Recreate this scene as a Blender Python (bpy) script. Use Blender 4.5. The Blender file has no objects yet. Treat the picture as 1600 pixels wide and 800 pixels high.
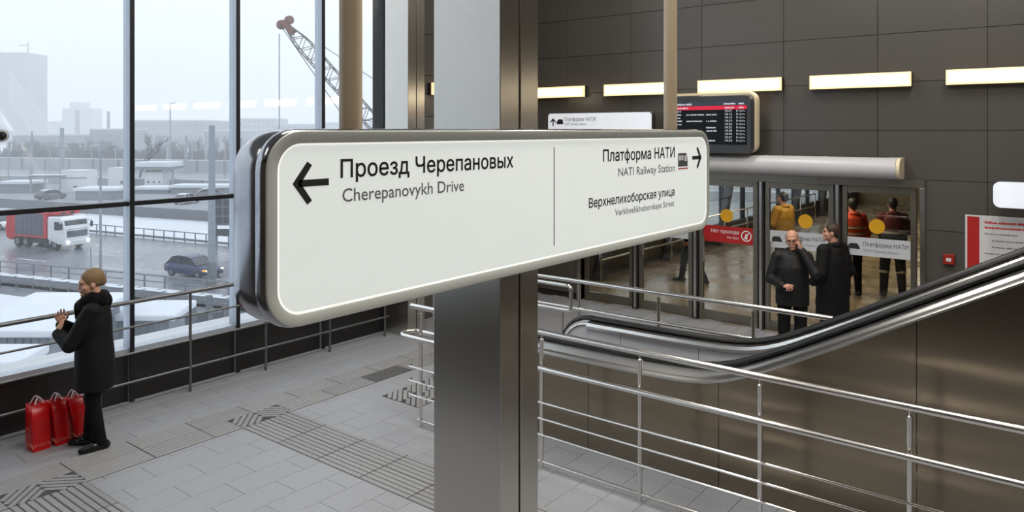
import bpy, math, random
import numpy as np
from mathutils import Vector, Matrix

# ------------------------------------------------------------------ camera
# world: floor z = 0, X along the glazed facade, Y out through it; camera above the origin
FPX, HOR, CX, EYE = 1184.0, 204.0, 800.0, 3.05
ALPHA = math.radians(38.3)
CA, SA = math.cos(ALPHA), math.sin(ALPHA)
scene = bpy.context.scene
col = scene.collection
cam_d = bpy.data.cameras.new('camera')
cam = bpy.data.objects.new('camera', cam_d)
col.objects.link(cam)
cam.location = (0, 0, EYE)
cam.rotation_euler = (math.pi / 2, 0, ALPHA - math.pi / 2)
cam_d.sensor_width = 36.0
cam_d.lens = 36.0 * FPX / 1600.0
cam_d.shift_y = (HOR - 400.0) / 1600.0
cam_d.clip_start = 0.05
cam_d.clip_end = 3000
scene.camera = cam

# ------------------------------------------------------------------ sky, lamps, exposure
def lin(c):
    return tuple((x / 12.92 if x <= .04045 else ((x + .055) / 1.055) ** 2.4) for x in [q / 255.0 for q in c[:3]])

world = bpy.data.worlds.new('overcast_sky')
scene.world = world
world.use_nodes = True
wn = world.node_tree.nodes
wn['Background'].inputs['Color'].default_value = (*lin((224, 231, 241)), 1)
wn['Background'].inputs['Strength'].default_value = 1.95
scene.view_settings.view_transform = 'Standard'
scene.view_settings.look = 'None'
scene.view_settings.gamma = 1.0
scene.view_settings.exposure = 0.0
scene.view_settings.use_curve_mapping = False
scene.cycles.max_bounces = 8
scene.cycles.transparent_max_bounces = 24
scene.cycles.volume_bounces = 2
scene.cycles.use_denoising = True
scene.cycles.caustics_reflective = False
scene.cycles.caustics_refractive = False
scene.cycles.sample_clamp_indirect = 6.0

def area_light(name, loc, sx, sy, power, color, rot=(0, 0, 0)):
    d = bpy.data.lights.new(name, 'AREA')
    d.shape = 'RECTANGLE'; d.size = sx; d.size_y = sy; d.energy = power; d.color = color
    o = bpy.data.objects.new(name, d); col.objects.link(o)
    o.location = loc; o.rotation_euler = rot
    return o

CEIL = 7.4
for lx, ly, p in ((3.6, 4.6, 130), (-3.0, 4.6, 40), (4.2, 1.8, 260), (-1.5, -1.0, 140), (8.6, 5.0, 160), (8.6, 0.6, 160), (4.4, -3.8, 180)):
    area_light('ceiling_lamp', (lx, ly, CEIL - .12), 2.4, .5, p, (1.0, .95, .89))
for lx, ly in ((14.5, 4.5), (19.5, 4.5), (26, 4.5)):
    area_light('corridor_lamp', (lx, ly, 2.95), 2.4, .4, 72, (1.0, .86, .66))

# ------------------------------------------------------------------ helpers
def at(px, py, X=None, Y=None, Z=None):
    t = (px - CX) / FPX; v = (HOR - py) / FPX
    d = (CA + SA * t, SA - CA * t, v)
    if X is not None: s = X / d[0]
    elif Y is not None: s = Y / d[1]
    else: s = (Z - EYE) / d[2]
    return Vector((d[0] * s, d[1] * s, EYE + v * s))

def at_depth(px, py, dep):
    t = (px - CX) / FPX; v = (HOR - py) / FPX
    return Vector(((CA + SA * t) * dep, (SA - CA * t) * dep, EYE + v * dep))

MATS = {}
def M(name, c, rough=.5, metal=0.0, var=.10, scale=6.0, bump=0.0, bscale=60.0, spec=.5, emis=0.0, ecol=None,
      stretch=(1, 1, 1), rnd=0.0, aniso=0.0, rvar=0.0):
    m = bpy.data.materials.new(name); m.use_nodes = True
    nt = m.node_tree; n = nt.nodes; L = nt.links
    b = n['Principled BSDF']
    b.inputs['Roughness'].default_value = rough
    b.inputs['Metallic'].default_value = metal
    b.inputs['Specular IOR Level'].default_value = spec
    if aniso:
        b.inputs['Anisotropic'].default_value = aniso
        tg = n.new('ShaderNodeTangent'); tg.direction_type = 'RADIAL'; tg.axis = 'Z'
        L.new(tg.outputs[0], b.inputs['Tangent'])
    base = lin(c)
    tc = n.new('ShaderNodeTexCoord'); mp = n.new('ShaderNodeMapping')
    mp.inputs['Scale'].default_value = stretch
    L.new(tc.outputs['Object'], mp.inputs['Vector'])
    no = n.new('ShaderNodeTexNoise'); no.inputs['Scale'].default_value = scale; no.inputs['Detail'].default_value = 4
    L.new(mp.outputs['Vector'], no.inputs['Vector'])
    mr = n.new('ShaderNodeMapRange')
    mr.inputs['From Min'].default_value = .25; mr.inputs['From Max'].default_value = .75
    mr.inputs['To Min'].default_value = 1 - var; mr.inputs['To Max'].default_value = 1 + var
    L.new(no.outputs['Fac'], mr.inputs['Value'])
    fac = mr.outputs['Result']
    if rnd:
        oi = n.new('ShaderNodeObjectInfo'); r2 = n.new('ShaderNodeMapRange')
        r2.inputs['To Min'].default_value = 1 - rnd; r2.inputs['To Max'].default_value = 1 + rnd
        L.new(oi.outputs['Random'], r2.inputs['Value'])
        mu = n.new('ShaderNodeMath'); mu.operation = 'MULTIPLY'
        L.new(fac, mu.inputs[0]); L.new(r2.outputs['Result'], mu.inputs[1]); fac = mu.outputs[0]
    vm = n.new('ShaderNodeVectorMath'); vm.operation = 'SCALE'
    vm.inputs[0].default_value = base
    L.new(fac, vm.inputs['Scale'])
    L.new(vm.outputs['Vector'], b.inputs['Base Color'])
    if rvar:
        r3 = n.new('ShaderNodeMapRange')
        r3.inputs['From Min'].default_value = .3; r3.inputs['From Max'].default_value = .7
        r3.inputs['To Min'].default_value = max(0, rough - rvar); r3.inputs['To Max'].default_value = rough + rvar
        L.new(no.outputs['Fac'], r3.inputs['Value']); L.new(r3.outputs['Result'], b.inputs['Roughness'])
    if bump:
        n2 = n.new('ShaderNodeTexNoise'); n2.inputs['Scale'].default_value = bscale
        L.new(mp.outputs['Vector'], n2.inputs['Vector'])
        bp = n.new('ShaderNodeBump'); bp.inputs['Strength'].default_value = bump; bp.inputs['Distance'].default_value = .01
        L.new(n2.outputs['Fac'], bp.inputs['Height']); L.new(bp.outputs['Normal'], b.inputs['Normal'])
    if emis:
        b.inputs['Emission Color'].default_value = (*lin(ecol or c), 1)
        b.inputs['Emission Strength'].default_value = emis
    MATS[name] = m
    return m

def glass_mat(name, tint=(1, 1, 1), refl=1.0, ior=1.5):
    m = bpy.data.materials.new(name); m.use_nodes = True
    nt = m.node_tree; n = nt.nodes; L = nt.links
    n.remove(n['Principled BSDF'])
    tr = n.new('ShaderNodeBsdfTransparent'); tr.inputs['Color'].default_value = (*tint, 1)
    gl = n.new('ShaderNodeBsdfGlossy'); gl.inputs['Roughness'].default_value = .01
    gl.inputs['Color'].default_value = (refl, refl, refl, 1)
    ge = n.new('ShaderNodeNewGeometry'); dt = n.new('ShaderNodeVectorMath'); dt.operation = 'DOT_PRODUCT'
    L.new(ge.outputs['Normal'], dt.inputs[0]); L.new(ge.outputs['Incoming'], dt.inputs[1])
    ab = n.new('ShaderNodeMath'); ab.operation = 'ABSOLUTE'; L.new(dt.outputs['Value'], ab.inputs[0])
    su = n.new('ShaderNodeMath'); su.operation = 'SUBTRACT'; su.inputs[0].default_value = 1; L.new(ab.outputs[0], su.inputs[1])
    pw = n.new('ShaderNodeMath'); pw.operation = 'POWER'; pw.inputs[1].default_value = 5; L.new(su.outputs[0], pw.inputs[0])
    fr = n.new('ShaderNodeMath'); fr.operation = 'MULTIPLY_ADD'; fr.inputs[1].default_value = .96; fr.inputs[2].default_value = .04; L.new(pw.outputs[0], fr.inputs[0])
    mx = n.new('ShaderNodeMixShader')
    L.new(fr.outputs[0], mx.inputs['Fac']); L.new(tr.outputs[0], mx.inputs[1]); L.new(gl.outputs[0], mx.inputs[2])
    L.new(mx.outputs[0], n['Material Output'].inputs['Surface'])
    MATS[name] = m
    return m

class MB:
    def __init__(s): s.v = []; s.f = []
    def add(s, vs, fs):
        o = len(s.v); s.v += [tuple(p) for p in vs]; s.f += [tuple(i + o for i in q) for q in fs]; return s
    def box(s, x0, x1, y0, y1, z0, z1):
        vs = [(x0, y0, z0), (x1, y0, z0), (x1, y1, z0), (x0, y1, z0), (x0, y0, z1), (x1, y0, z1), (x1, y1, z1), (x0, y1, z1)]
        return s.add(vs, [(0, 3, 2, 1), (4, 5, 6, 7), (0, 1, 5, 4), (1, 2, 6, 5), (2, 3, 7, 6), (3, 0, 4, 7)])
    def hexa(s, p):     # 8 points: bottom 4 ccw, top 4 ccw
        return s.add(p, [(0, 3, 2, 1), (4, 5, 6, 7), (0, 1, 5, 4), (1, 2, 6, 5), (2, 3, 7, 6), (3, 0, 4, 7)])
    def beam(s, a, b, w, h, up=(0, 0, 1)):
        a = Vector(a); b = Vector(b); d = (b - a).normalized(); u = Vector(up)
        sd = d.cross(u)
        if sd.length < 1e-4: sd = d.cross(Vector((1, 0, 0)))
        sd.normalize(); u = sd.cross(d).normalized()
        sw = sd * w / 2; uh = u * h / 2
        return s.add([a - sw - uh, a + sw - uh, a + sw + uh, a - sw + uh, b - sw - uh, b + sw - uh, b + sw + uh, b - sw + uh],
                     [(0, 1, 2, 3), (7, 6, 5, 4), (0, 4, 5, 1), (1, 5, 6, 2), (2, 6, 7, 3), (3, 7, 4, 0)])
    def rings(s, rs, closed=True, caps=True):
        n = len(rs[0]); o = len(s.v)
        for r in rs: s.v += [tuple(p) for p in r]
        for i in range(len(rs) - 1):
            for j in range(n if closed else n - 1):
                k = (j + 1) % n
                s.f.append((o + i * n + j, o + i * n + k, o + (i + 1) * n + k, o + (i + 1) * n + j))
        if caps:
            s.f.append(tuple(o + j for j in reversed(range(n))))
            s.f.append(tuple(o + (len(rs) - 1) * n + j for j in range(n)))
        return s
    def tube(s, pts, r, n=10, caps=True):
        pts = [Vector(p) for p in pts]
        rr = r if isinstance(r, (list, tuple)) else [r] * len(pts)
        rs = []; prev = None
        for i, p in enumerate(pts):
            if i == 0: d = pts[1] - pts[0]
            elif i == len(pts) - 1: d = pts[-1] - pts[-2]
            else: d = (pts[i + 1] - p).normalized() + (p - pts[i - 1]).normalized()
            d.normalize()
            if prev is None:
                u = d.cross(Vector((0, 0, 1)))
                if u.length < 1e-3: u = d.cross(Vector((1, 0, 0)))
            else:
                u = prev - d * prev.dot(d)
            u.normalize(); prev = u; w = d.cross(u)
            rs.append([p + (u * math.cos(2 * math.pi * k / n) + w * math.sin(2 * math.pi * k / n)) * rr[i] for k in range(n)])
        return s.rings(rs, True, caps)
    def lathe(s, prof, c=(0, 0, 0), axis='z', n=20):
        rs = []
        for r, h in prof:
            ring = []
            for k in range(n):
                a = 2 * math.pi * k / n; x, y = r * math.cos(a), r * math.sin(a)
                p = {'z': (x, y, h), 'x': (h, x, y), 'y': (y, h, x)}[axis]
                ring.append((p[0] + c[0], p[1] + c[1], p[2] + c[2]))
            rs.append(ring)
        return s.rings(rs)
    def prism(s, poly, axis, a, b):
        def P(q, h): return {'x': (h, q[0], q[1]), 'y': (q[0], h, q[1]), 'z': (q[0], q[1], h)}[axis]
        return s.rings([[P(q, a) for q in poly], [P(q, b) for q in poly]])
    def sphere(s, c, r, n=12, m=8, sc=(1, 1, 1)):
        rs = []
        for i in range(1, m):
            a = math.pi * i / m - math.pi / 2
            rs.append([(c[0] + r * sc[0] * math.cos(a) * math.cos(2 * math.pi * k / n), c[1] + r * sc[1] * math.cos(a) * math.sin(2 * math.pi * k / n), c[2] + r * sc[2] * math.sin(a)) for k in range(n)])
        return s.rings(rs)
    def build(s, name, mat, parent=None, smooth=40, bevel=0.0, bseg=2, rnd_data=True):
        me = bpy.data.meshes.new(name)
        me.from_pydata(s.v, [], s.f); me.update()
        return link(name, me, mat, parent, smooth, bevel, bseg)

import bmesh
def link(name, me, mat, parent=None, smooth=40, bevel=0.0, bseg=2, fix=True):
    if fix:
        bm = bmesh.new(); bm.from_mesh(me); bmesh.ops.recalc_face_normals(bm, faces=bm.faces); bm.to_mesh(me); bm.free()
    if mat: me.materials.append(MATS[mat] if isinstance(mat, str) else mat)
    if smooth:
        me.polygons.foreach_set('use_smooth', [True] * len(me.polygons))
        me.set_sharp_from_angle(angle=math.radians(smooth))
    o = bpy.data.objects.new(name, me); col.objects.link(o)
    if parent: o.parent = parent
    if bevel:
        b = o.modifiers.new('bevel', 'BEVEL'); b.width = bevel; b.segments = bseg; b.limit_method = 'ANGLE'; b.angle_limit = math.radians(40)
        b.harden_normals = True
    return o

def tag(o, label=None, cat=None, group=None, kind=None):
    if label: o['label'] = label
    if cat: o['category'] = cat
    if group: o['group'] = group
    if kind: o['kind'] = kind
    return o

def thing(name, label, cat, loc=(0, 0, 0), rz=0.0, group=None):
    o = bpy.data.objects.new(name, None); col.objects.link(o)
    o.empty_display_size = .2
    o.location = loc; o.rotation_euler = (0, 0, rz)
    return tag(o, label, cat, group)

def struct(name, mb, mat, bevel=0.0, smooth=40):
    o = mb.build(name, mat, None, smooth, bevel); o['kind'] = 'structure'; return o

def struct_empty(name, loc=(0, 0, 0)):
    o = bpy.data.objects.new(name, None); col.objects.link(o); o.location = loc; o['kind'] = 'structure'
    return o

def copy_tree(o, parent=None):
    c = o.copy(); col.objects.link(c)
    if parent: c.parent = parent
    for ch in list(o.children): copy_tree(ch, c)
    return c

def inst(o, loc, parent=None, rz=None):
    c = o.copy(); col.objects.link(c); c.location = loc
    if parent is not None: c.parent = parent
    if rz is not None: c.rotation_euler = (0, 0, rz)
    return c

def rrect(x0, x1, z0, z1, r, n=6):
    pts = []
    for cx, cz, a0 in ((x1 - r, z1 - r, 0), (x0 + r, z1 - r, 90), (x0 + r, z0 + r, 180), (x1 - r, z0 + r, 270)):
        for i in range(n + 1):
            a = math.radians(a0 + 90.0 * i / n)
            pts.append((cx + r * math.cos(a), cz + r * math.sin(a)))
    return pts

def text_mesh(body, res=3, bold=0.0):
    """outline of a line of type, filled by a non-zero winding trapezoid sweep"""
    cu = bpy.data.curves.new('t', 'FONT'); cu.body = body; cu.resolution_u = res; cu.fill_mode = 'NONE'
    o = bpy.data.objects.new('t', cu); col.objects.link(o)
    dg = bpy.context.evaluated_depsgraph_get(); dg.update()
    me = bpy.data.meshes.new_from_object(o.evaluated_get(dg))
    bpy.data.objects.remove(o); bpy.data.curves.remove(cu)
    co = [(round(v.co.x, 4), round(v.co.y * 400) / 400) for v in me.vertices]
    E = []; SEG = []
    for e in me.edges:
        i, j = e.vertices
        if abs(i - j) == 1: i, j = min(i, j), max(i, j)
        else: i, j = max(i, j), min(i, j)
        (xa, ya), (xb, yb) = co[i], co[j]; SEG.append((xa, ya, xb, yb))
        if ya != yb: E.append((min(ya, yb), max(ya, yb), xa, ya, xb, yb, 1 if yb > ya else -1))
    bpy.data.meshes.remove(me)
    ys = sorted({y for e in E for y in e[:2]})
    V, Fc = [], []
    def X(e, y): return e[2] + (e[4] - e[2]) * (y - e[3]) / (e[5] - e[3])
    for y0, y1 in zip(ys, ys[1:]):
        m = (y0 + y1) / 2
        act = sorted(((X(e, m), e) for e in E if e[0] < m < e[1]), key=lambda q: q[0])
        w = 0; st = None
        for x, e in act:
            if w == 0: st = e
            w += e[6]
            if w == 0:
                n = len(V); V += [(X(st, y0), y0, 0), (X(e, y0), y0, 0), (X(e, y1), y1, 0), (X(st, y1), y1, 0)]
                Fc.append((n, n + 1, n + 2, n + 3))
    if bold:                                    # heavier weight: widen every outline by a thin stroke
        for xa, ya, xb, yb in SEG:
            dx, dy = xb - xa, yb - ya; l = math.hypot(dx, dy)
            if l < 1e-6: continue
            ux, uy = dx / l * bold, dy / l * bold; n = len(V)
            V += [(xa - ux + uy, ya - uy - ux, 0), (xb + ux + uy, yb + uy - ux, 0), (xb + ux - uy, yb + uy + ux, 0), (xa - ux - uy, ya - uy + ux, 0)]
            Fc.append((n, n + 1, n + 2, n + 3))
    me = bpy.data.meshes.new('lettering'); me.from_pydata(V, [], Fc); me.update()
    return me, np.array(V)

def cap_height():
    me, co = text_mesh('H'); return co[:, 1].max() - co[:, 1].min()
CAP = cap_height()

def text(body, mat, parent, origin, ux, uz, width=None, cap=None, align='L', name='lettering', bold=0.0):
    """flat print: origin = baseline left (or right) point, ux = reading direction, uz = up"""
    me, co = text_mesh(body, 3 if cap > .04 else 2, bold)
    x0, x1 = co[:, 0].min(), co[:, 0].max()
    sy = cap / CAP
    sx = width / (x1 - x0) if width else sy * .88
    xs = (co[:, 0] - (x0 if align == 'L' else x1)) * sx; zs = co[:, 1] * sy
    O = np.array(origin); U = np.array(ux); V = np.array(uz)
    P = O + xs[:, None] * U + zs[:, None] * V
    me.vertices.foreach_set('co', P.astype(np.float32).ravel()); me.update()
    return link(name, me, mat, parent, smooth=0, fix=False)

# ------------------------------------------------------------------ materials
M('steel', (205, 201, 194), rough=.27, metal=1, var=.02, scale=60, stretch=(1, 1, .2), aniso=.75)
M('steel_rail', (222, 219, 214), rough=.2, metal=1, var=.04, scale=8)
M('steel_clad', (142, 132, 115), rough=.2, metal=1, var=.02, scale=30, stretch=(1, .1, 3))
M('steel_inner', (208, 209, 212), rough=.45, metal=.3, var=.02, scale=30)
M('steel_deck', (196, 195, 192), rough=.28, metal=1, var=.02)
M('stone_dark', (66, 62, 56), rough=.5, var=.08)
M('steel_dark', (140, 134, 122), rough=.35, metal=1, var=.05)
M('shell_steel', (168, 169, 174), rough=.16, metal=1, var=.03)
M('bezel', (196, 199, 193), rough=.45, metal=.2, var=.03)
M('sign_face', (232, 236, 230), rough=.35, var=.02, scale=3, emis=.44, ecol=(232, 240, 238))
M('sign_edge', (250, 252, 248), rough=.3, emis=.6, ecol=(255, 255, 250))
M('seam_black', (26, 25, 24), rough=.6)
M('print_black', (34, 34, 34), rough=.6, var=.03)
M('print_grey', (116, 117, 118), rough=.6, var=.03)
M('print_red', (196, 40, 44), rough=.6, var=.03)
M('print_white', (240, 240, 240), rough=.6, var=.03)
M('hanger', (182, 164, 138), rough=.4, var=.03)
M('granite', (148, 150, 154), rough=.42, var=.2, scale=70, rnd=.03, spec=.45, rvar=.1)
M('granite_tactile', (142, 142, 142), rough=.5, var=.13, scale=55, rnd=.08)
M('granite_dark', (84, 83, 82), rough=.5, var=.12, scale=55)
M('grout', (132, 132, 133), rough=.8)
M('wall_panel', (82, 79, 75), rough=.24, var=.06, scale=40, rnd=.06, spec=.5)
M('wall_joint', (34, 33, 32), rough=.7)
M('wall_tan', (94, 82, 63), rough=.4, var=.06, scale=4)
M('plaster_dark', (70, 66, 60), rough=.7, var=.05)
M('ceiling_white', (180, 176, 168), rough=.8, var=.03)
M('frame_dark', (34, 36, 40), rough=.4, metal=.3, var=.05)
M('frame_side', (182, 190, 200), rough=.4, metal=.5, var=.05)
M('spandrel', (30, 29, 29), rough=.45, var=.12, scale=3)
M('lamp_rim', (250, 226, 170), rough=.4, emis=.9, ecol=(255, 224, 168))
M('lamp_white', (255, 252, 245), rough=.4, emis=4.6, ecol=(255, 238, 206))
M('lamp_body', (70, 66, 58), rough=.5, metal=.5)
M('screen_black', (6, 7, 9), rough=.12, var=.1, spec=.25, emis=.01, ecol=(40, 50, 70))
M('screen_head', (40, 46, 60), rough=.12, emis=.06, ecol=(120, 130, 160))
M('screen_red', (190, 20, 50), rough=.2, emis=.45, ecol=(210, 24, 60))
M('screen_text', (190, 196, 205), rough=.3, emis=.35, ecol=(200, 205, 215))
M('board_case', (58, 60, 63), rough=.35, var=.05)
M('board_cream', (226, 212, 178), rough=.4, var=.04)
M('curtain_grey', (196, 195, 197), rough=.35, var=.03)
M('rubber', (16, 16, 17), rough=.38, var=.1)
M('step_metal', (120, 120, 120), rough=.4, metal=.9)
M('wet_floor', (148, 130, 102), rough=.26, var=.28, scale=1.6, rvar=.12)
M('corridor_wall', (160, 142, 108), rough=.6, var=.08)
M('concrete_rib', (66, 66, 68), rough=.6)
M('yellow_print', (226, 168, 22), rough=.5, var=.03)
M('banner_red', (172, 26, 24), rough=.5, var=.03)
M('banner_white', (196, 198, 202), rough=.5, var=.03)
M('poster_white', (206, 204, 204), rough=.5, var=.03)
M('lightbox', (222, 226, 232), rough=.4, emis=.42, ecol=(232, 238, 248))
M('alarm_red', (150, 30, 22), rough=.4)
glass_mat('glass', (.985, .995, .99), 1.0, 1.45)
glass_mat('door_glass', (.92, .92, .88), .9, 1.45)
# ================================================================== the hall
XB, YW, YN = 11.5, 8.63, 8.75          # back wall plane, inside of glazing, solid end of the facade
X0, Y0 = -8.0, -7.0
BOX = MB().box
fl = struct('floor', MB().box(X0, XB + .02, Y0, 8.9, -.3, -.012), 'grout')
struct('ceiling', MB().box(X0, XB + .4, Y0, 9.0, CEIL, CEIL + .25), 'ceiling_white')
struct('wall_west', MB().box(X0 - .2, X0, Y0, 9.0, -.3, CEIL), 'wall_tan')
struct('wall_south', MB().box(X0, XB, Y0 - .2, Y0, -.3, CEIL), 'wall_tan')

# raised landing out of view, added to darken the steel pillar's lower reflection
struct('added_landing', MB().box(X0, -.25, Y0, 6.7, -.3, 1.45), 'stone_dark')

# floor slabs, each its own piece
slab_me = None
def slab_mesh(w, d):
    b = .002; me = bpy.data.meshes.new('floor_slab')
    x, y = w / 2 - .0015, d / 2 - .0015
    vs = [(-x, -y, -.03), (x, -y, -.03), (x, y, -.03), (-x, y, -.03), (-x, -y, -b), (x, -y, -b), (x, y, -b), (-x, y, -b),
          (-x + b, -y + b, 0), (x - b, -y + b, 0), (x - b, y - b, 0), (-x + b, y - b, 0)]
    fs = [(0, 1, 5, 4), (1, 2, 6, 5), (2, 3, 7, 6), (3, 0, 4, 7), (4, 5, 9, 8), (5, 6, 10, 9), (6, 7, 11, 10), (7, 4, 8, 11), (8, 9, 10, 11)]
    me.from_pydata(vs, [], fs); me.update()
    return me
me = slab_mesh(.6, .3); me.materials.append(MATS['granite'])
rest = MB()
cnt = 0
SL = []
for j in range(-6, 30):
    y = .15 + .3 * j
    if y > 8.62: continue
    off = .3 * (j % 2)
    for i in range(-14, 21):
        x = i * .6 + off
        if x < -7.6 or x > 11.7: continue
        dep = CA * x + SA * y; r = SA * x - CA * y
        vis = False
        if dep > .5:
            px = CX + FPX * r / dep; py = HOR + FPX * EYE / dep
            vis = -60 < px < 1120 and py < 850 and x < 6.2 + (4 if y > 5.6 else 0) and y > .6
        SL.append((dep if vis else 999, x, y))
SL.sort()
for n_, (dep, x, y) in enumerate(SL):
    if n_ < 300 and dep < 900:
        o = bpy.data.objects.new('floor_slab', me); col.objects.link(o); o.parent = fl; o.location = (x, y, 0)
    else:
        rest.box(x - .2985, min(x + .2985, XB + .01), y - .147, y + .147, -.03, 0)
ro = rest.build('paving', 'granite', fl, smooth=0); ro['kind'] = 'stuff'

# tactile slabs with raised ribs
def rib_tile(L, ribs, mat, diag=False):
    m = MB().box(-L / 2, L / 2, -.148, .148, 0.0, .002)
    if not diag:
        for k in range(ribs):
            y = -.148 + (k + .5) * .296 / ribs
            m.prism([(y - .0245, .002), (y + .0245, .002), (y + .0205, .007), (y - .0205, .007)], 'x', -L / 2 + .004, L / 2 - .004)
    else:
        for k in range(-5, 6):
            c = k * .083; q = .148; pts = []
            # rib along the (1,1) direction clipped to the square
            lo = max(-q, -q - c); hi = min(q, q - c)
            if hi - lo < .05: continue
            a = Vector((lo + .0, lo + c, .0045)); b = Vector((hi, hi + c, .0045))
            m.beam(a, b, .044, .007)
    me = bpy.data.meshes.new('tactile_slab'); me.from_pydata(m.v, [], m.f); me.update()
    me.materials.append(MATS['tactile_gap']); me.materials.append(MATS[mat])
    for q in list(me.polygons)[6:]: q.material_index = 1
    return me
M('tactile_gap', (60, 60, 60), rough=.7)
M('tactile_gap_dark', (40, 40, 40), rough=.7)
tl = rib_tile(.596, 5, 'granite_tactile'); td = rib_tile(.596, 5, 'granite_dark'); tc = rib_tile(.296, 5, 'granite_tactile', True)
def tact(me, x, y, rz=0, sx=1):
    o = bpy.data.objects.new('tactile_slab', me); col.objects.link(o); o.parent = fl; o.location = (x, y, .0005); o.rotation_euler = (0, 0, rz)
    o.scale = (sx, 1, 1); return o
YS = 7.42                                # the guide strip along the windows: two rows
JX = (2.44, 2.74, 4.53, 4.83)
for i in range(-4, 12): tact(tl, 2.58 + .6 * i, YS)
for x in [2.58 - .6 * k for k in range(1, 5)] + [3.18, 3.78] + [5.28 + .6 * k for k in range(0, 7)]:
    tact(td if abs(x - 6.48) < .1 else tl, x, YS - .3)
tact(tl, 4.23, YS - .3, 0, .5)
for cx in (2.58, 4.68):
    tact(tc, cx - .15, YS - .3, 0); tact(tc, cx + .15, YS - .3, 0, -1)
    for j in range(8):
        for s in (-.15, .15): tact(tl, cx + s, YS - .75 - .6 * j, math.pi / 2)
for i in range(3):
    for j in range(2): tact(tc, 6.05 + .3 * i, 6.42 - .3 * j)

# glazed facade -------------------------------------------------------------
ww = struct('wall_window', MB().box(X0, 7.9, YW + .06, YW + .16, -.3, .53), 'spandrel')
MUL = [4.04 + 1.32 * k for k in range(-9, 4)]
for x in MUL:
    if x < X0 + .1: continue
    m = MB().box(x - .024, x + .024, YW + .012, YW + .17, 0.0, CEIL).build('mullion', 'frame_side', ww, bevel=.004)
    MB().box(x - .024, x + .024, YW - .004, YW + .012, 0.0, CEIL).build('mullion_cap', 'frame_dark', m)
k = 0
for x in MUL[:-1]:
    if x < X0 + .1: continue
    k += 1
    w = struct_empty('window_%d' % k, (x + .66, YW + .1, 0))
    MB().box(-.63, .63, -.012, .012, .60, 2.2).build('lower_pane', 'glass', w, smooth=0)
    MB().box(-.63, .63, -.012, .012, 2.25, CEIL - .02).build('upper_pane', 'glass', w, smooth=0)
    MB().box(-.636, .636, -.07, .04, 2.2, 2.25).build('transom', 'frame_dark', w)
    MB().box(-.636, .636, -.075, .1, .53, .60).build('sill', 'frame_side', w)
# solid end of the facade beyond the glazing
wn_ = struct('wall_north', MB().box(7.9, XB + .3, YN, YN + .25, -.3, CEIL), 'wall_joint')
for i in range(3):
    for j in range(9):
        x0, z0 = 7.92 + 1.22 * i, -.07 + .67 * (j) + .29 - .29
        MB().box(x0 + .004, x0 + 1.212, YN - .012, YN, z0 + .004, z0 + .666).build('wall_panel', 'wall_panel', wn_, smooth=0, bevel=.002, bseg=1)

# back wall with panels and the row of glazed doors -------------------------
DY = [2.02, 3.10, 4.22, 5.30, 6.40, 7.50]   # posts between the doors
DTOP = 2.36
wb = struct('wall_back', MB().box(XB + .01, XB + .25, Y0, DY[0], -.3, CEIL).box(XB + .01, XB + .25, DY[-1], YN + .2, -.3, CEIL)
            .box(XB + .01, XB + .25, DY[0], DY[-1], DTOP, CEIL), 'wall_joint')
PW = 1.308
for j in range(-1, 5):
    z0 = EYE + .67 * (j - 4); zr = (z0 + .003, z0 + .667)
for j in range(-5, 5):
    za, zb = EYE + .67 * j + .003, EYE + .67 * (j + 1) - .003
    if zb < .05: continue
    za = max(za, .1)
    for i in range(-7, 7):
        ya = 1.247 + PW * (i - 1) + .003; yb = ya + PW - .006
        if ya > YN: continue
        yb = min(yb, YN - .012); ya = max(ya, Y0)
        if yb - ya < .1: continue
        segs = [(ya, yb, za, zb)]
        if za < DTOP and yb > DY[0] and ya < DY[-1]:
            segs = []
            if zb > DTOP + .05: segs.append((ya, yb, DTOP + .04, zb))
            if ya < DY[0] - .05: segs.append((ya, DY[0] - .04, za, min(zb, DTOP + .04)))
            if yb > DY[-1] + .1: segs.append((DY[-1] + .05, yb, za, min(zb, DTOP + .04)))
        for a, b, c, d in segs:
            if d - c < .03 or b - a < .03: continue
            MB().box(XB - .012, XB + .01, a, b, c, d).build('wall_panel', 'wall_panel', wb, smooth=0, bevel=.002, bseg=1)
MB().box(XB - .03, XB + .0, Y0, DY[0] - .06, 0, .09).build('baseboard_back', 'steel_dark')['kind'] = 'structure'
# portal frame
pf = struct('trim_1', MB().box(XB - .05, XB + .2, DY[0] - .06, DY[-1] + .06, DTOP - .09, DTOP + .02), 'steel_dark', .004)
for y in (DY[0] - .03, DY[-1] + .03):
    MB().box(XB - .05, XB + .2, y - .03, y + .03, 0, DTOP - .09).build('jamb', 'steel', pf, bevel=.004)
for y in DY[1:-1]:
    MB().box(XB + .0, XB + .14, y - .022, y + .022, 0, DTOP - .09).build('door_post', 'steel', pf, bevel=.003)
    for s in (-1, 1):
        MB().box(XB + .0, XB + .13, y + s * .036 - .014, y + s * .036 + .014, 0, DTOP - .09).build('gasket', 'seam_black', pf)
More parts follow.
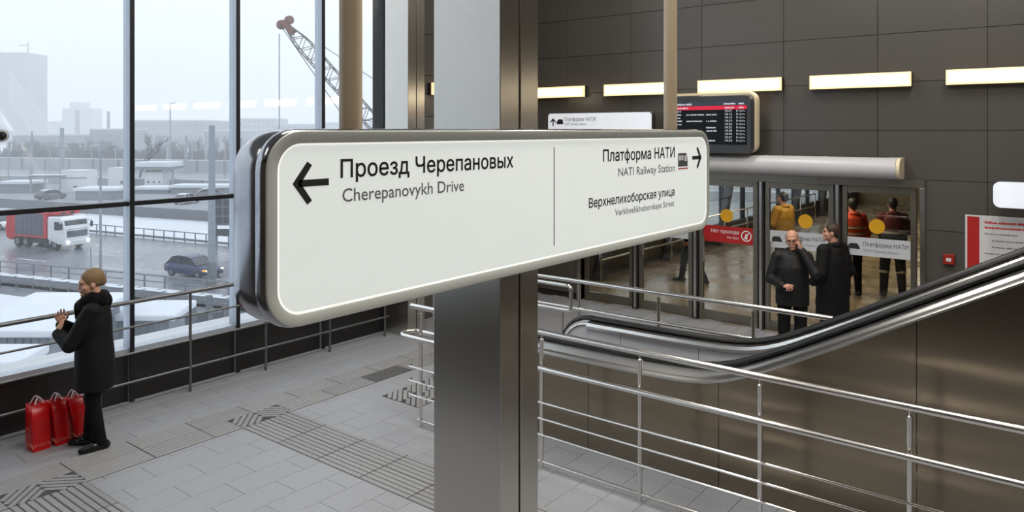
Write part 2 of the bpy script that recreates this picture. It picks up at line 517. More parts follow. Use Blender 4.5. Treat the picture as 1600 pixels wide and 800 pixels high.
# doors
for n_ in range(5):
    ya, yb = DY[n_] + .055, DY[n_ + 1] - .055
    d = struct_empty('door_%d' % (n_ + 1), (XB + .06, (ya + yb) / 2, 0)); w = (yb - ya) / 2
    def leafbar(a, b, c, e, nm='stile'):
        return MB().box(-.025, .025, a, b, c, e).build(nm, 'steel_dark', d, bevel=.003)
    leafbar(-w, -w + .075, .01, DTOP - .1); leafbar(w - .075, w, .01, DTOP - .1)
    leafbar(-w + .075, w - .075, DTOP - .19, DTOP - .1, 'top_rail'); leafbar(-w + .075, w - .075, .01, .16, 'bottom_rail')
    MB().box(-.006, .006, -w + .075, w - .075, .16, DTOP - .19).build('pane', 'door_glass', d, smooth=0)
    h = MB().tube([(-.03, w - .11, .95), (-.075, w - .11, .95), (-.075, w - .11, 1.35), (-.03, w - .11, 1.35)], .011, 8).build('pull_handle', 'steel_rail', d)
    if n_ in (0, 1, 2, 3):
        s = MB().lathe([(.105, -.0105), (.105, -.0075)], (0, 0.02 - .12 * (n_ == 1), 1.70), 'x', 28).build('sticker_disc', 'yellow_print', d)
        s['label'] = 'yellow round warning sticker'
        red = n_ == 2
        ba = MB().box(-.0105, -.0075, -w + .075, w - .075, 1.27, 1.53).build('banner', 'banner_red' if red else 'banner_white', d)
        ba['label'] = 'red no-passage band' if red else 'white station direction band'
        pm = 'print_white' if red else 'print_black'
        # the reader looks along +X: reading direction is -Y
        U, V = (0, -1, 0), (0, 0, 1)
        if red:
            text('Нет прохода', pm, ba, (-.0115, -.18, 1.42), U, V, width=.46, cap=.055, align='R')
            text('No Exit', pm, ba, (-.0115, -.18, 1.34), U, V, width=.19, cap=.035, align='R')
            ic = MB().rings([[(-.0115, -.30 + .085 * math.cos(a), 1.40 + .085 * math.sin(a)) for a in np.linspace(0, 2 * math.pi, 28, False)],
                             [(-.0115, -.30 + .070 * math.cos(a), 1.40 + .070 * math.sin(a)) for a in np.linspace(0, 2 * math.pi, 28, False)]], True, False)
            ic.add([(-.0115, -.30 + .06, 1.34), (-.0115, -.30 + .05, 1.33), (-.0115, -.30 - .06, 1.46), (-.0115, -.30 - .05, 1.47)], [(0, 1, 2, 3)])
            ic.add([(-.0116, -.30 + .012, 1.345), (-.0116, -.30 - .012, 1.345), (-.0116, -.30 - .02, 1.43), (-.0116, -.30 + .02, 1.43)], [(0, 1, 2, 3)])
            ic.build('pictogram', pm, ba)
        else:
            text('Платформа НАТИ', pm, ba, (-.0115, .20, 1.41), U, V, width=.58, cap=.058)
            text('NATI Railway Station', 'print_grey', ba, (-.0115, .20, 1.33), U, V, width=.46, cap=.036)
            yy = .31
            MB().add([(-.0115, yy + .09, 1.36), (-.0115, yy - .07, 1.36), (-.0115, yy - .05, 1.41), (-.0115, yy - .03, 1.44), (-.0115, yy + .06, 1.44), (-.0115, yy + .09, 1.41)],
                     [(0, 1, 2, 3, 4, 5)]).build('pictogram', pm, ba)

# corridor beyond the doors -------------------------------------------------
XE = 34.0
struct('floor_corridor', MB().box(XB + .02, XE, -3.0, 8.6, -.3, 0), 'wet_floor')
struct('ceiling_corridor', MB().box(XB + .25, XE, -3.0, 8.6, 3.0, 3.2), 'plaster_dark')
struct('wall_corridor_south', MB().box(XB + .25, XE, -3.2, -3.0, -.3, 3.2), 'corridor_wall')
struct('wall_corridor_end', MB().box(XE, XE + .2, -3.2, 8.6, -.3, 3.2), 'corridor_wall')
wc = struct('wall_corridor_window', MB().box(XB + .25, XE, 8.3, 8.45, -.3, .5).box(XB + .25, XE, 8.3, 8.45, 2.8, 3.2), 'plaster_dark')
for i in range(15):
    x = 12.4 + 1.5 * i
    MB().box(x - .04, x + .04, 8.32, 8.44, .5, 2.8).build('corridor_mullion', 'frame_dark', wc)
    MB().box(x + .04, x + 1.46, 8.37, 8.39, .5, 2.8).build('corridor_pane', 'glass', wc, smooth=0)
for i in range(7):
    x = 13.2 + 3.0 * i
    MB().beam((x, 8.15, 0), (x + 1.3, 8.15, 2.95), .16, .22).build('strut', 'concrete_rib', wc, bevel=.01)
r = thing('corridor_railing', 'thin steel railing along the corridor windows seen through the doors', 'railing', (0, 7.7, 0))
for z in (.95, .55): MB().tube([(12.5, 0, z), (26, 0, z)], .022, 8).build('rail', 'steel_rail', r)
for i in range(10): MB().tube([(12.5 + 1.5 * i, 0, 0), (12.5 + 1.5 * i, 0, .95)], .02, 8).build('post', 'steel_rail', r)

# wall lamps ---------------------------------------------------------------
def wall_lamp(loc, rz, label):
    """lamp 1.33 long along local -x.., face towards local -y"""
    t = thing('wall_lamp', label, 'lamp', loc, rz, 'strip lamps on the dark hall wall')
    L, hh = 1.33, .098
    MB().box(0.0, L, -.085, 0.0, -hh, hh).build('housing', 'lamp_body', t, bevel=.004)
    m = MB()
    outer = [(0, -hh), (L, -hh), (L, hh), (0, hh)]; i_ = .03
    inner = [(i_, -hh + i_), (L - i_, -hh + i_), (L - i_, hh - i_), (i_, hh - i_)]
    m.rings([[(x, -.085, z) for x, z in outer], [(x, -.125, z) for x, z in outer], [(x, -.128, z) for x, z in inner], [(x, -.11, z) for x, z in inner]], True, False)
    m.build('rim', 'lamp_rim', t, smooth=0)
    MB().box(i_, L - i_, -.12, -.10, -hh + i_, hh - i_).build('diffuser', 'lamp_white', t, smooth=0)
    return t
names = {4: 'strip lamp in the corner above the small white sign', 3: 'strip lamp just left of the beige pipe', 2: 'strip lamp above the departure board',
         1: 'strip lamp above the air curtain end', 0: 'rightmost visible strip lamp on the dark wall'}
ZL = EYE + .70
for k in range(-4, 5):
    ys = 1.70 + 1.745 * k
    if ys > 8.7: ys = 8.70
    wall_lamp((XB - .012, ys, ZL), -math.pi / 2, names.get(k, '%s strip lamp beyond the right picture edge on the dark wall' % ['', 'first', 'second', 'third', 'fourth'][max(0, -k)]))
wall_lamp((8.84, YN - .012, ZL - .02), 0, 'strip lamp half hidden behind the large steel pillar')

# steel-clad pillars -------------------------------------------------------
def pillar(x, y, w, d, label):
    t = thing('steel_pillar', label, 'pillar', (x, y, 0))
    g = .008
    for a, b in ((0, w / 2 - g), (w / 2 + g, w)):
        MB().box(a, b, 0, d, 0.0, CEIL).build('cladding', 'steel', t, bevel=.004, bseg=2)
    MB().box(w / 2 - g, w / 2 + g, .03, d - .03, 0, CEIL).build('groove_strip', 'steel_dark', t)
    return t
pillar(3.103, 2.53, .338, .487, 'large brushed steel pillar behind the big white sign')
pillar(7.84, 8.15, .345, .5, 'brushed steel pillar standing at the far end of the windows')

# big hanging direction sign ------------------------------------------------
SX0, SX1, SYF, SZ1, SH = 1.493, 5.11, 2.24, EYE + .004, .70
sg = thing('hanging_sign', 'long white direction sign with black arrows hanging in front of the steel pillar', 'sign', (0, 0, 0))
T = .262
def ring(y, ins):
    return [(x, y, z) for x, z in rrect(SX0 + ins, SX1 - ins, SZ1 - SH + ins, SZ1 - ins, max(.145 - ins, .01), 8)]
def ring_r(y, ins): return ring(SYF + y, ins)
MB().rings([ring_r(.012, .006), ring_r(.022, .0), ring_r(.05, -.004), ring_r(.07, .004), ring_r(.075, .012), ring_r(.09, .006), ring_r(.15, .0), ring_r(.205, .008), ring_r(.24, .03), ring_r(T, .07)]).build('shell', 'shell_steel', sg, smooth=50)
MB().rings([ring_r(.014, .010), ring_r(.006, .004), ring_r(.0, .007), ring_r(-.001, .045), ring_r(.004, .050)], True, False).build('bezel', 'bezel', sg, smooth=50)
MB().rings([ring_r(.003, .049), ring_r(.0035, .0555)], True, False).build('light_edge', 'sign_edge', sg, smooth=0)
fp = MB().rings([ring_r(.004, .050), ring_r(.010, .050)]).build('face', 'sign_face', sg, smooth=0)
YF = SYF + .0032
U, V = (1, 0, 0), (0, 0, 1)
def sp(px, py): return at(px, py, Y=SYF)
ZT = SZ1 - .004
B1, B2 = ZT - .175, ZT - .266
text('Проезд Черепановых', 'print_black', fp, (1.813, YF, B1), U, V, width=1.038, cap=.0635, bold=.014)
text('Cherepanovykh Drive', 'print_grey', fp, (1.822, YF, B2), U, V, width=.676, cap=.049, bold=.005)
text('Платформа НАТИ', 'print_black', fp, (4.563, YF, B1), U, V, width=.895, cap=.0635, align='R', bold=.014)
text('NATI Railway Station', 'print_grey', fp, (4.563, YF, B2), U, V, width=.726, cap=.047, align='R', bold=.005)
text('Верхнелихоборская улица', 'print_black', fp, (4.56, YF, ZT - .424), U, V, width=1.04, cap=.049, align='R', bold=.014)
text('Verkhnelikhoborskaya Street', 'print_grey', fp, (4.556, YF, ZT - .492), U, V, width=.756, cap=.037, align='R', bold=.005)
def flat(pts, faces, mat, nm):
    return MB().add([(x, YF, z) for x, z in pts], faces).build(nm, mat, fp, smooth=0)
flat([(3.187, ZT - .592), (3.194, ZT - .592), (3.194, ZT - .085), (3.187, ZT - .085)], [(0, 1, 2, 3)], 'print_black', 'divider_line')
def arrow(xt, xe, zc, hw, th):
    s = 1 if xt > xe else -1          # tip at xt
    a = th * .72
    pts = [(xt, zc), (xt - s * hw * .80, zc + hw), (xt - s * (hw * .80 + th * .75), zc + hw * .86 - th * .1), (xt - s * th * 1.25, zc), (xt - s * (hw * .80 + th * .75), zc - hw * .86 + th * .1), (xt - s * hw * .80, zc - hw),
           (xe, zc + a * .62), (xe, zc - a * .62), (xt - s * th * .9, zc - a * .62), (xt - s * th * .9, zc + a * .62)]
    flat(pts, [(0, 1, 2, 3), (0, 3, 4, 5), (6, 7, 8, 9)], 'print_black', 'arrow')
arrow(1.603, 1.760, ZT - .187, .077, .028)
arrow(4.978, 4.828, ZT - .187, .077, .028)
x0, x1 = 4.612, 4.757
flat([(x0, ZT - .240), (x1, ZT - .240), (x1, ZT - .20), (x1 - .022, ZT - .150), (x0 + .004, ZT - .150), (x0, ZT - .160)], [(0, 1, 2, 3, 4, 5)], 'print_grey', 'train_pictogram').data.materials[0] = M('train_grey', (84, 86, 88), rough=.6)
YF -= .0006
for a, b in ((x0 + .012, x0 + .042), (x0 + .048, x0 + .078)):
    flat([(a, ZT - .198), (b, ZT - .198), (b, ZT - .166), (a, ZT - .166)], [(0, 1, 2, 3)], 'print_white', 'train_window')
flat([(x1 - .05, ZT - .205), (x1 - .012, ZT - .205), (x1 - .028, ZT - .166), (x1 - .05, ZT - .166)], [(0, 1, 2, 3)], 'print_white', 'train_window')
flat([(x0, ZT - .258), (x1 + .004, ZT - .258), (x1 + .004, ZT - .249), (x0, ZT - .249)], [(0, 1, 2, 3)], 'print_red', 'red_line')
for px, r_ in ((548, .0455), (1047.5, .0455)):
    p = at(px, 190, Y=SYF + .125)
    MB().tube([(p.x, p.y, SZ1 - .02), (p.x, p.y, CEIL)], r_, 28).build('hanger_pipe', 'hanger', sg)

# small white sign, departure board, air curtain, posters -------------------
s2 = thing('wall_sign', 'small white direction sign hanging above the doors', 'sign', (0, 0, 0))
XS = 11.0
pa, pb = at(856, 190, X=XS), at(1019, 190, X=XS)
zt, zb_ = EYE + .31, EYE - .10
def yz(y0, y1, z0, z1, r, x, n=6): return [(x, y, z) for y, z in rrect(y0, y1, z0, z1, r, n)]
MB().rings([yz(pb.y, pa.y, zb_, zt, .06, XS), yz(pb.y - .004, pa.y + .004, zb_ - .004, zt + .004, .06, XS + .02), yz(pb.y - .004, pa.y + .004, zb_ - .004, zt + .004, .06, XS + .1), yz(pb.y + .02, pa.y - .02, zb_ + .02, zt - .02, .05, XS + .14)]).build('shell', 'board_case', s2)
f2 = MB().rings([yz(pb.y + .01, pa.y - .01, zb_ + .01, zt - .01, .055, XS - .004), yz(pb.y + .01, pa.y - .01, zb_ + .01, zt - .01, .055, XS + .002)]).build('face', 'lightbox', s2, smooth=0)
U2 = (0, -1, 0)
text('Платформа НАТИ', 'print_black', f2, (XS - .006, at(882, 190, X=XS).y, zt - .145), U2, V, width=.64, cap=.062)
text('NATI Railway Station', 'print_grey', f2, (XS - .006, at(882, 190, X=XS).y, zt - .215), U2, V, width=.46, cap=.042)
ya = at(864.5, 190, X=XS).y
MB().add([(XS - .006, ya + dy, zt - .15 + dz) for dy, dz in ((-.012, -.08), (.012, -.08), (.012, .03), (-.012, .03), (0, .06), (.06, -.0), (.06, -.03), (0, .025), (-.06, -.03), (-.06, 0))],
         [(0, 1, 2, 3), (4, 5, 6, 7), (4, 7, 8, 9)]).build('arrow', 'print_black', f2, smooth=0)
ya = at(875, 190, X=XS).y
MB().add([(XS - .006, ya + dy, zt - .2 + dz) for dy, dz in ((-.07, 0), (.07, 0), (.06, .06), (.02, .09), (-.05, .09), (-.07, .05))], [(0, 1, 2, 3, 4, 5)]).build('train_pictogram', 'print_black', f2, smooth=0)
MB().box(XS + .14, XB - .014, pb.y + .5, pa.y - .5, zb_ + .12, zt - .12).build('bracket', 'steel_dark', s2)

bd = thing('departure_board', 'black departure board with a red header line above the doors', 'screen', (0, 0, 0))
XD = 11.05
ya, yb = 5.62, at(1173, 190, X=XD).y
zt, zb_ = EYE + .53, EYE - .34
MB().rings([yz(yb, ya, zb_, zt, .10, XD), yz(yb - .012, ya + .012, zb_ - .012, zt + .012, .11, XD + .03), yz(yb - .02, ya + .02, zb_ - .02, zt + .02, .11, XD + .10)], True, True).build('case', 'board_case', bd)
MB().rings([yz(yb - .045, ya + .045, zb_ - .0, zt + .05, .14, XD + .10), yz(yb - .06, ya + .06, zb_ - .0, zt + .06, .14, XD + .16), yz(yb - .06, ya + .06, zb_ - .0, zt + .06, .14, XD + .2)]).build('back_shell', 'board_cream', bd)
MB().box(XD + .2, XB - .014, (ya + yb) / 2 - .3, (ya + yb) / 2 + .3, EYE - .2, EYE + .3).build('bracket', 'steel_dark', bd)
sy0, sy1, sz0, sz1 = yb + .06, ya - .06, zb_ + .13, zt - .085
sc_ = MB().box(XD - .006, XD + .002, sy0, sy1, sz0, sz1).build('display', 'screen_black', bd, smooth=0)
def bar(ya_, yb_, za_, zb2, mat, nm):
    return MB().box(XD - .0085, XD - .006, ya_, yb_, za_, zb2).build(nm, mat, sc_, smooth=0)
bar(sy0, sy1, sz1 - .065, sz1, 'screen_head', 'title_band'); bar(sy0, sy1, sz1 - .125, sz1 - .066, 'screen_red', 'red_band')
def marks(parent, mat, x, y, z, width, cap, seed, nm='blurred_line'):
    rg = random.Random(seed); m = MB(); a = 0.0
    while a < width - .02:
        w_ = min(rg.uniform(.012, .03), width - a)
        m.box(x, x + .001, y - a - w_, y - a, z, z + cap * rg.uniform(.7, 1.0)); a += w_ + (.004 if rg.random() < .8 else .014)
    o = m.build(nm, mat, parent, smooth=0); o['kind'] = 'stuff'; return o
def bmark(y, z, cap, width): marks(sc_, 'screen_text', XD - .0098, y, z, width, cap, int(y * 977 + z * 131))
def btxt(s, y, z, cap=.026, width=None): text(s, 'screen_text', sc_, (XD - .0095, y, z), U2, V, width=width, cap=cap)
bmark(sy1 - .16, sz1 - .05, .028, .26); bmark(sy0 + .36, sz1 - .05, .026, .21); bmark(sy0 + .12, sz1 - .05, .026, .08)
bmark(sy1 - .16, sz1 - .108, .022, .2); bmark(sy0 + .34, sz1 - .108, .022, .15); bmark(sy0 + .12, sz1 - .108, .022, .09)
rowh = (sz1 - .13 - sz0) / 10.5
tm = ['18:07', '18:12', '18:16', '18:21', '18:26', '18:32', '18:38', '18:40', '18:47', '18:53']
for i in range(10):
    z = sz1 - .16 - rowh * i
    btxt(tm[i], sy0 + .335, z, .030, .11); btxt('1', sy0 + .155, z, .028, .014); btxt('путь', sy0 + .12, z, .026, .095)
    if i < 5: bmark(sy1 - .1, z, .022, .16)
    if i in (1, 3): bmark(sy1 - .33, z, .022, .3)
    if i in (1, 3, 5, 6, 9): bmark(sy1 - .66, z, .022, .17)

ac = thing('air_curtain', 'long light grey rounded air curtain mounted above the glazed doors', 'air curtain', (0, 0, 0))
XA = 11.24; ya, yb = 6.6, at(1404, 262, X=XA).y
zc = EYE - .52
prof = [(XA + .22 - .002, zc + .15), (XA + .05, zc + .15), (XA - .03, zc + .135), (XA - .09, zc + .09), (XA - .115, zc + .02), (XA - .11, zc - .05), (XA - .07, zc - .11), (XA, zc - .14), (XA + .22 - .002, zc - .14)]
MB().prism(prof, 'y', yb + .02, ya).build('casing', 'curtain_grey', ac, bevel=.006)
MB().prism([(x + (.01 if x < XA + .1 else -.0), z * .995 + zc * .005) for x, z in prof], 'y', yb - .03, yb + .02).build('end_cap', 'board_cream', ac, bevel=.004)
for i in range(5):
    a = yb + .15 + i * .86
    MB().box(XA + .06, XA + .2, a, a + .78, zc + .15, zc + .155).build('intake_slot', 'seam_black', ac)

po = thing('wall_poster', 'white notice board with a red side strip on the dark wall', 'poster', (0, 0, 0))
p0 = at(1508, 370, X=XB - .02)
py1, pz1, pz0 = p0.y, EYE - 1.10, EYE - 2.05
MB().box(XB - .025, XB - .012, py1 - 1.3, py1, pz0, pz1).build('panel', 'poster_white', po, bevel=.003)
st = MB().box(XB - .028, XB - .025, py1 - .16, py1 - .025, pz0 + .02, pz1 - .02).build('red_strip', 'banner_red', po)
rng = random.Random(3)
marks(po, 'print_red', XB - .0265, py1 - .22, pz1 - .10, .8, .03, 1); marks(po, 'print_red', XB - .0265, py1 - .22, pz1 - .165, .5, .026, 2)
for i in range(9):
    marks(po, 'print_grey', XB - .0265, py1 - (.22 if i % 3 == 0 else .30), pz1 - .24 - .085 * i, .3 + .3 * rng.random(), .018, 10 + i)
lb = thing('light_sign', 'blank white illuminated box sign at the right edge above the notice board', 'sign', (0, 0, 0))
XL = 11.1
q = at(1551, 300, X=XL)
zt, zb_ = at(1560, 283, X=XL).z, at(1560, 325, X=XL).z
MB().rings([yz(q.y - 1.6, q.y, zb_, zt, .08, XL), yz(q.y - 1.6, q.y + .006, zb_ - .006, zt + .006, .085, XL + .02), yz(q.y - 1.6, q.y + .006, zb_ - .006, zt + .006, .085, XL + .12)]).build('shell', 'board_case', lb)
MB().rings([yz(q.y - 1.59, q.y - .004, zb_ + .006, zt - .006, .08, XL - .004), yz(q.y - 1.59, q.y - .004, zb_ + .006, zt - .006, .08, XL + .001)]).build('face', 'lightbox', lb, smooth=0)
MB().box(XL + .12, XB - .012, q.y - .9, q.y - .6, zb_ + .1, zt - .1).build('bracket', 'steel_dark', lb)
fa = thing('fire_alarm', 'small red fire alarm call point on the wall beside the doors', 'alarm', (0, 0, 0))
q = at(1483, 405, X=XB - .03)
MB().box(XB - .07, XB - .012, q.y - .065, q.y + .065, q.z - .065, q.z + .065).build('box', 'alarm_red', fa, bevel=.008)
MB().box(XB - .074, XB - .07, q.y - .03, q.y + .03, q.z - .025, q.z + .02).build('button', 'poster_white', fa, bevel=.001)

# railings ------------------------------------------------------------------
def arc(p, q, c, n=5):
    return [Vector(p).lerp(Vector(c), k / n).lerp(Vector(c).lerp(Vector(q), k / n), k / n) for k in range(n + 1)]
# by the windows
YR = 8.44
rw = thing('window_railing', 'four-rail steel railing running in front of the windows', 'railing', (0, YR, 0))
XEND = 7.72
M('rail_window', (120, 121, 122), rough=.35, metal=.8, var=.04)
for z, r_, nm in ((1.165, .024, 'handrail'), (.89, .012, 'rail'), (.60, .014, 'rail'), (.285, .014, 'rail')):
    MB().tube([(X0 + .3, 0, z), (XEND, 0, z)], r_, 10).build(nm, 'rail_window', rw)
for k in range(-11, 4):
    x = 4.62 + 1.008 * k
    MB().tube([(x, .0, 0), (x, 0, 1.15)], .017, 10).build('post', 'rail_window', rw)
# in front of the escalator
XR = 5.55
rf = thing('escalator_railing', 'long steel railing with two handrails in front of the escalator', 'railing', (XR, 0, 0))
YA, YB_ = -3.5, 5.72
MB().tube([(0, YA, 1.225), (0, YB_, 1.225)], .027, 14).build('handrail', 'steel_rail', rf)
h2 = [(-.07, YA, .92), (-.07, YB_ + .02, .92)] + [(-.07 + .0 + .2 * math.sin(a) * 0 + .11 * (1 - math.cos(a)), YB_ + .02 + .11 * math.sin(a), .92) for a in np.linspace(.3, math.pi, 8)] + [(.15, YB_ - .5, .92)]
MB().tube(h2, .024, 12).build('handrail', 'steel_rail', rf)
for z in (.60, .455, .31):
    MB().tube([(-.03, YA, z), (-.03, YB_ - .02, z), (-.025, YB_ + .005, z), (0, YB_ + .02, z), (.03, YB_ + .02, z)], .0095, 8).build('rail', 'steel_rail', rf)
MB().tube([(0, YA, .055), (0, YB_ - .1, .055)], .014, 10).build('rail', 'steel_rail', rf)
for y in [5.58] + [5.04 - k for k in range(0, 9)]:
    p = MB().tube([(0, y, 0), (0, y, 1.165), (0, y, 1.17)], [.019, .019, .014], 12).build('post', 'steel_rail', rf)
    MB().tube([(0, y, 1.165), (0, y, 1.205)], .007, 8).build('bracket', 'steel_rail', p)
# between escalator and doors
rb = thing('door_railing', 'two-rail steel railing between the escalator and the glazed doors', 'railing', (8.02, 0, 0))
MB().tube([(0, 2.2, 1.15), (0, 7.9, 1.15)], .027, 12).build('handrail', 'steel_rail', rb)
MB().tube([(0, 2.9, .80), (0, 7.9, .80)], .024, 12).build('rail', 'steel_rail', rb)
for px in (905, 1029, 1177):
    y = at(px, 450, X=8.02).y
    MB().tube([(0, y, 0), (0, y, 1.10), (0, y, 1.105)], [.02, .02, .014], 12).build('post', 'steel_rail', rb)
for y in (2.25, 6.9, 7.8): MB().tube([(0, y, 0), (0, y, 1.10)], .02, 12).build('post', 'steel_rail', rb)
q = at(892, 443, X=7.62)
rl = thing('loop_rail', 'short looped steel rail beside the escalator end', 'railing', (7.62, q.y, 0))
zt = at(892, 447, X=7.62).z; zb_ = at(892, 486, X=7.62).z
MB().tube([(0, 1.9, zt), (0, .06, zt)] + arc((0, .06, zt), (0, 0, zt - .06), (0, 0, zt)) + [(0, 0, zb_ + .06)] + arc((0, 0, zb_ + .06), (0, .06, zb_), (0, 0, zb_)) + [(0, 1.9, zb_)], .024, 12).build('loop', 'steel_rail', rl)
MB().tube([(0, .12, 0), (0, .12, zb_)], .019, 12).build('post', 'steel_rail', rl)
MB().tube([(0, 1.7, 0), (0, 1.7, zt)], .019, 12).build('post', 'steel_rail', rl)

# escalator ------------------------------------------------------------------
XN, XF = 6.25, 7.2                       # centre lines of the two handrails
es = thing('escalator', 'steel escalator rising to the right with black rubber handrails', 'escalator', (0, 0, 0))
def zh(y):                                # handrail height above the floor
    u = 2.62 - y
    return .95 + .55 * (u + math.sqrt(u * u + .10)) / 2
YT, YBm, RN = 4.56, -4.6, .38
def ys_list(a, b, n): return [a + (b - a) * i / n for i in range(n + 1)]
def rail_path(x, off=0.0, r0=RN):
    pts = []
    for a in np.linspace(-math.pi / 2, math.pi / 2, 12):
        pts.append((x, YT + (r0 + off) * math.cos(a), zh(YT) - RN + (r0 + off) * math.sin(a)))
    pts = pts + [(x, y, zh(y) + off) for y in ys_list(YT - .1, YBm, 70)]
    return pts
for x, lab in ((XN, 'near'), (XF, 'far')):
    pts = rail_path(x)
    rs = []
    for i, p in enumerate(pts):
        a = Vector(pts[max(0, i - 1)]); b = Vector(pts[min(len(pts) - 1, i + 1)]); d = (b - a).normalized()
        nrm = Vector((1, 0, 0)).cross(d); nrm.normalize()
        if i > 12 and nrm.z < 0: nrm = -nrm
        if i <= 12:
            c = Vector((x, YT, zh(YT) - RN)); nrm = (Vector(p) - c).normalized()
        sec = []
        for k in range(12):
            t = 2 * math.pi * k / 12
            sec.append(Vector(p) + Vector((1, 0, 0)) * .042 * math.cos(t) + nrm * .026 * math.sin(t))
        rs.append(sec)
    MB().rings(rs).build('handrail', 'rubber', es)
def wall_strip(x0, x1, top, bot, ya, yb, n, mat, nm, end=None):
    """vertical slab between curves top(y) and bot(y)"""
    r1 = []
    for y in ys_list(ya, yb, n):
        r1.append([(x0, y, bot(y)), (x1, y, bot(y)), (x1, y, top(y)), (x0, y, top(y))])
    return MB().rings(r1).build(nm, mat, es, smooth=30)
floorz = lambda y: .004
# near side: outer cladding panels, shiny deck edge
cuts = [4.9, 3.9, 2.6, 1.1, -.4, -1.9, -3.4, -4.6]
for i in range(len(cuts) - 1):
    a, b = cuts[i] - .003, cuts[i + 1] + .003
    def top(y):
        t = zh(y) - .115
        if y > YT: t = min(t, zh(YT) - RN + math.sqrt(max(.0, .345 ** 2 - (y - YT) ** 2)))
        return t
    def bot(y): return max(.03, zh(y) - 3.0)
    wall_strip(6.11, 6.14, top, bot, a, b, 14, 'steel_clad', 'cladding_panel')
wall_strip(6.125, 6.19, lambda y: .03, lambda y: .002, 4.88, 1.0, 2, 'seam_black', 'plinth')
def profile_sweep(sec, ya, yb, n, mat, nm):
    rs = [[(x, y, zh(y) + z) for x, z in sec] for y in ys_list(ya, yb, n)]
    return MB().rings(rs).build(nm, mat, es, smooth=35)
profile_sweep([(6.095, -.125), (6.095, -.108), (6.125, -.088), (6.15, -.088), (6.175, -.07), (6.21, -.045), (6.23, -.03), (6.29, -.03), (6.29, -.125)], YT - .02, YBm, 60, 'steel_deck', 'deck_profile')
wall_strip(6.27, 6.30, lambda y: zh(y) - .05, lambda y: max(.0, zh(y) - 1.0), YT, YBm, 50, 'steel_inner', 'inner_panel')
# far side: inner panels and rounded steel edge
cuts = [4.14 + .9 * k for k in (0,)] + [3.245 - .95 * k for k in range(0, 9)]
cuts = [YT] + cuts
for i in range(len(cuts) - 1):
    wall_strip(7.13, 7.16, lambda y: zh(y) - .06, lambda y: max(.0, zh(y) - 1.0), cuts[i] - .003, cuts[i + 1] + .003, 10, 'steel_inner', 'inner_panel')
# rounded newel fill
pts = [(YT + (RN - .025) * math.cos(a), zh(YT) - RN + (RN - .025) * math.sin(a)) for a in np.linspace(-math.pi / 2, math.pi / 2, 14)]
MB().prism(pts + [(YT, .0), (YT + .02, 0)][:1], 'x', 7.13, 7.16).build('newel_plate', 'steel_inner', es)
MB().prism(pts + [(YT, 0)], 'x', 6.27, 6.30).build('newel_plate', 'steel_inner', es)
profile_sweep([(7.10, -.10), (7.095, -.07), (7.11, -.04), (7.15, -.026), (7.24, -.026), (7.24, -.10)], YT, YBm, 60, 'steel_rail', 'edge_profile')
ring_o = [(7.13, YT + (RN - .06) * math.cos(a), zh(YT) - RN + (RN - .06) * math.sin(a)) for a in np.linspace(-math.pi / 2, math.pi / 2, 16)]
MB().tube(ring_o, .018, 8).build('newel_edge', 'steel_rail', es)
wall_strip(7.16, 7.32, lambda y: zh(y) - .03, lambda y: max(.0, zh(y) - 1.6), YT, YBm, 40, 'steel_clad', 'outer_panel')
MB().box(6.3, 7.13, 2.9, 5.2, .0, .012).build('landing_plate', 'step_metal', es)
for k in range(20):
    y = 2.9 - .38 * k
    z = max(0.0, .55 * (2.62 - y)) 
    if k and z <= 0: z = .01
    MB().box(6.31, 7.12, y - .40, y - .002, z + .006 - .18 * (k > 2), z + .03).build('step', 'step_metal', es)

# security camera on the mullion at the left edge
q = at(3, 212, Y=YW - .06)
sc2 = thing('security_camera', 'round black camera with a white ring at the left window edge', 'camera', (q.x, q.y, q.z), -.31)
MB().lathe([(.052, .03), (.056, 0), (.052, -.02), (.044, -.024)], (0, 0, 0), 'y', 24).build('ring', 'poster_white', sc2)
MB().lathe([(.043, 0), (.043, -.022), (.03, -.045), (.012, -.055)], (0, 0, 0), 'y', 24).build('lens', 'seam_black', sc2)
MB().lathe([(.06, .075), (.06, .032), (.05, .03)], (0, 0, 0), 'y', 24).build('mount', 'frame_dark', sc2)
# ================================================================== people
M('skin', (198, 146, 122), rough=.55, var=.06, scale=30)
M('skin_fair', (206, 158, 134), rough=.55, var=.06, scale=30)
M('eye_dark', (30, 24, 22), rough=.3)
M('lip', (150, 82, 76), rough=.5)
M('hair_blond', (128, 102, 70), rough=.6, var=.35, scale=40, stretch=(1, 3, 1))
M('hair_grey', (120, 104, 92), rough=.6, var=.25, scale=60)
M('hair_brown', (58, 40, 30), rough=.6, var=.3, scale=60)
M('hair_dark', (20, 18, 17), rough=.6, var=.3, scale=60)
M('coat_black', (11, 11, 12), rough=.75, var=.3, scale=14, bump=.4, bscale=30, spec=.3)
M('scarf_black', (11, 11, 12), rough=.9, var=.3, scale=40, bump=.8, bscale=70, spec=.2)
M('trouser_black', (13, 13, 14), rough=.8, var=.2, spec=.25)
M('trouser_navy', (24, 28, 38), rough=.8, var=.2, spec=.25)
M('shoe_black', (12, 12, 12), rough=.25, var=.2)
M('jacket_leather', (14, 14, 15), rough=.6, var=.25, scale=12, bump=.4, bscale=18, spec=.4)
M('jacket_yellow', (150, 112, 30), rough=.75, var=.15, scale=9, bump=.4, bscale=14)
M('jacket_orange', (214, 70, 22), rough=.7, var=.12, scale=9, bump=.4, bscale=14)
M('jacket_red', (92, 22, 18), rough=.75, var=.15, scale=9, bump=.4, bscale=14)
M('cloth_navy', (20, 22, 30), rough=.8, var=.2)
M('reflective', (214, 206, 186), rough=.4, var=.05)
M('phone', (20, 20, 22), rough=.25)
M('spectacle', (40, 38, 36), rough=.3, metal=.5)

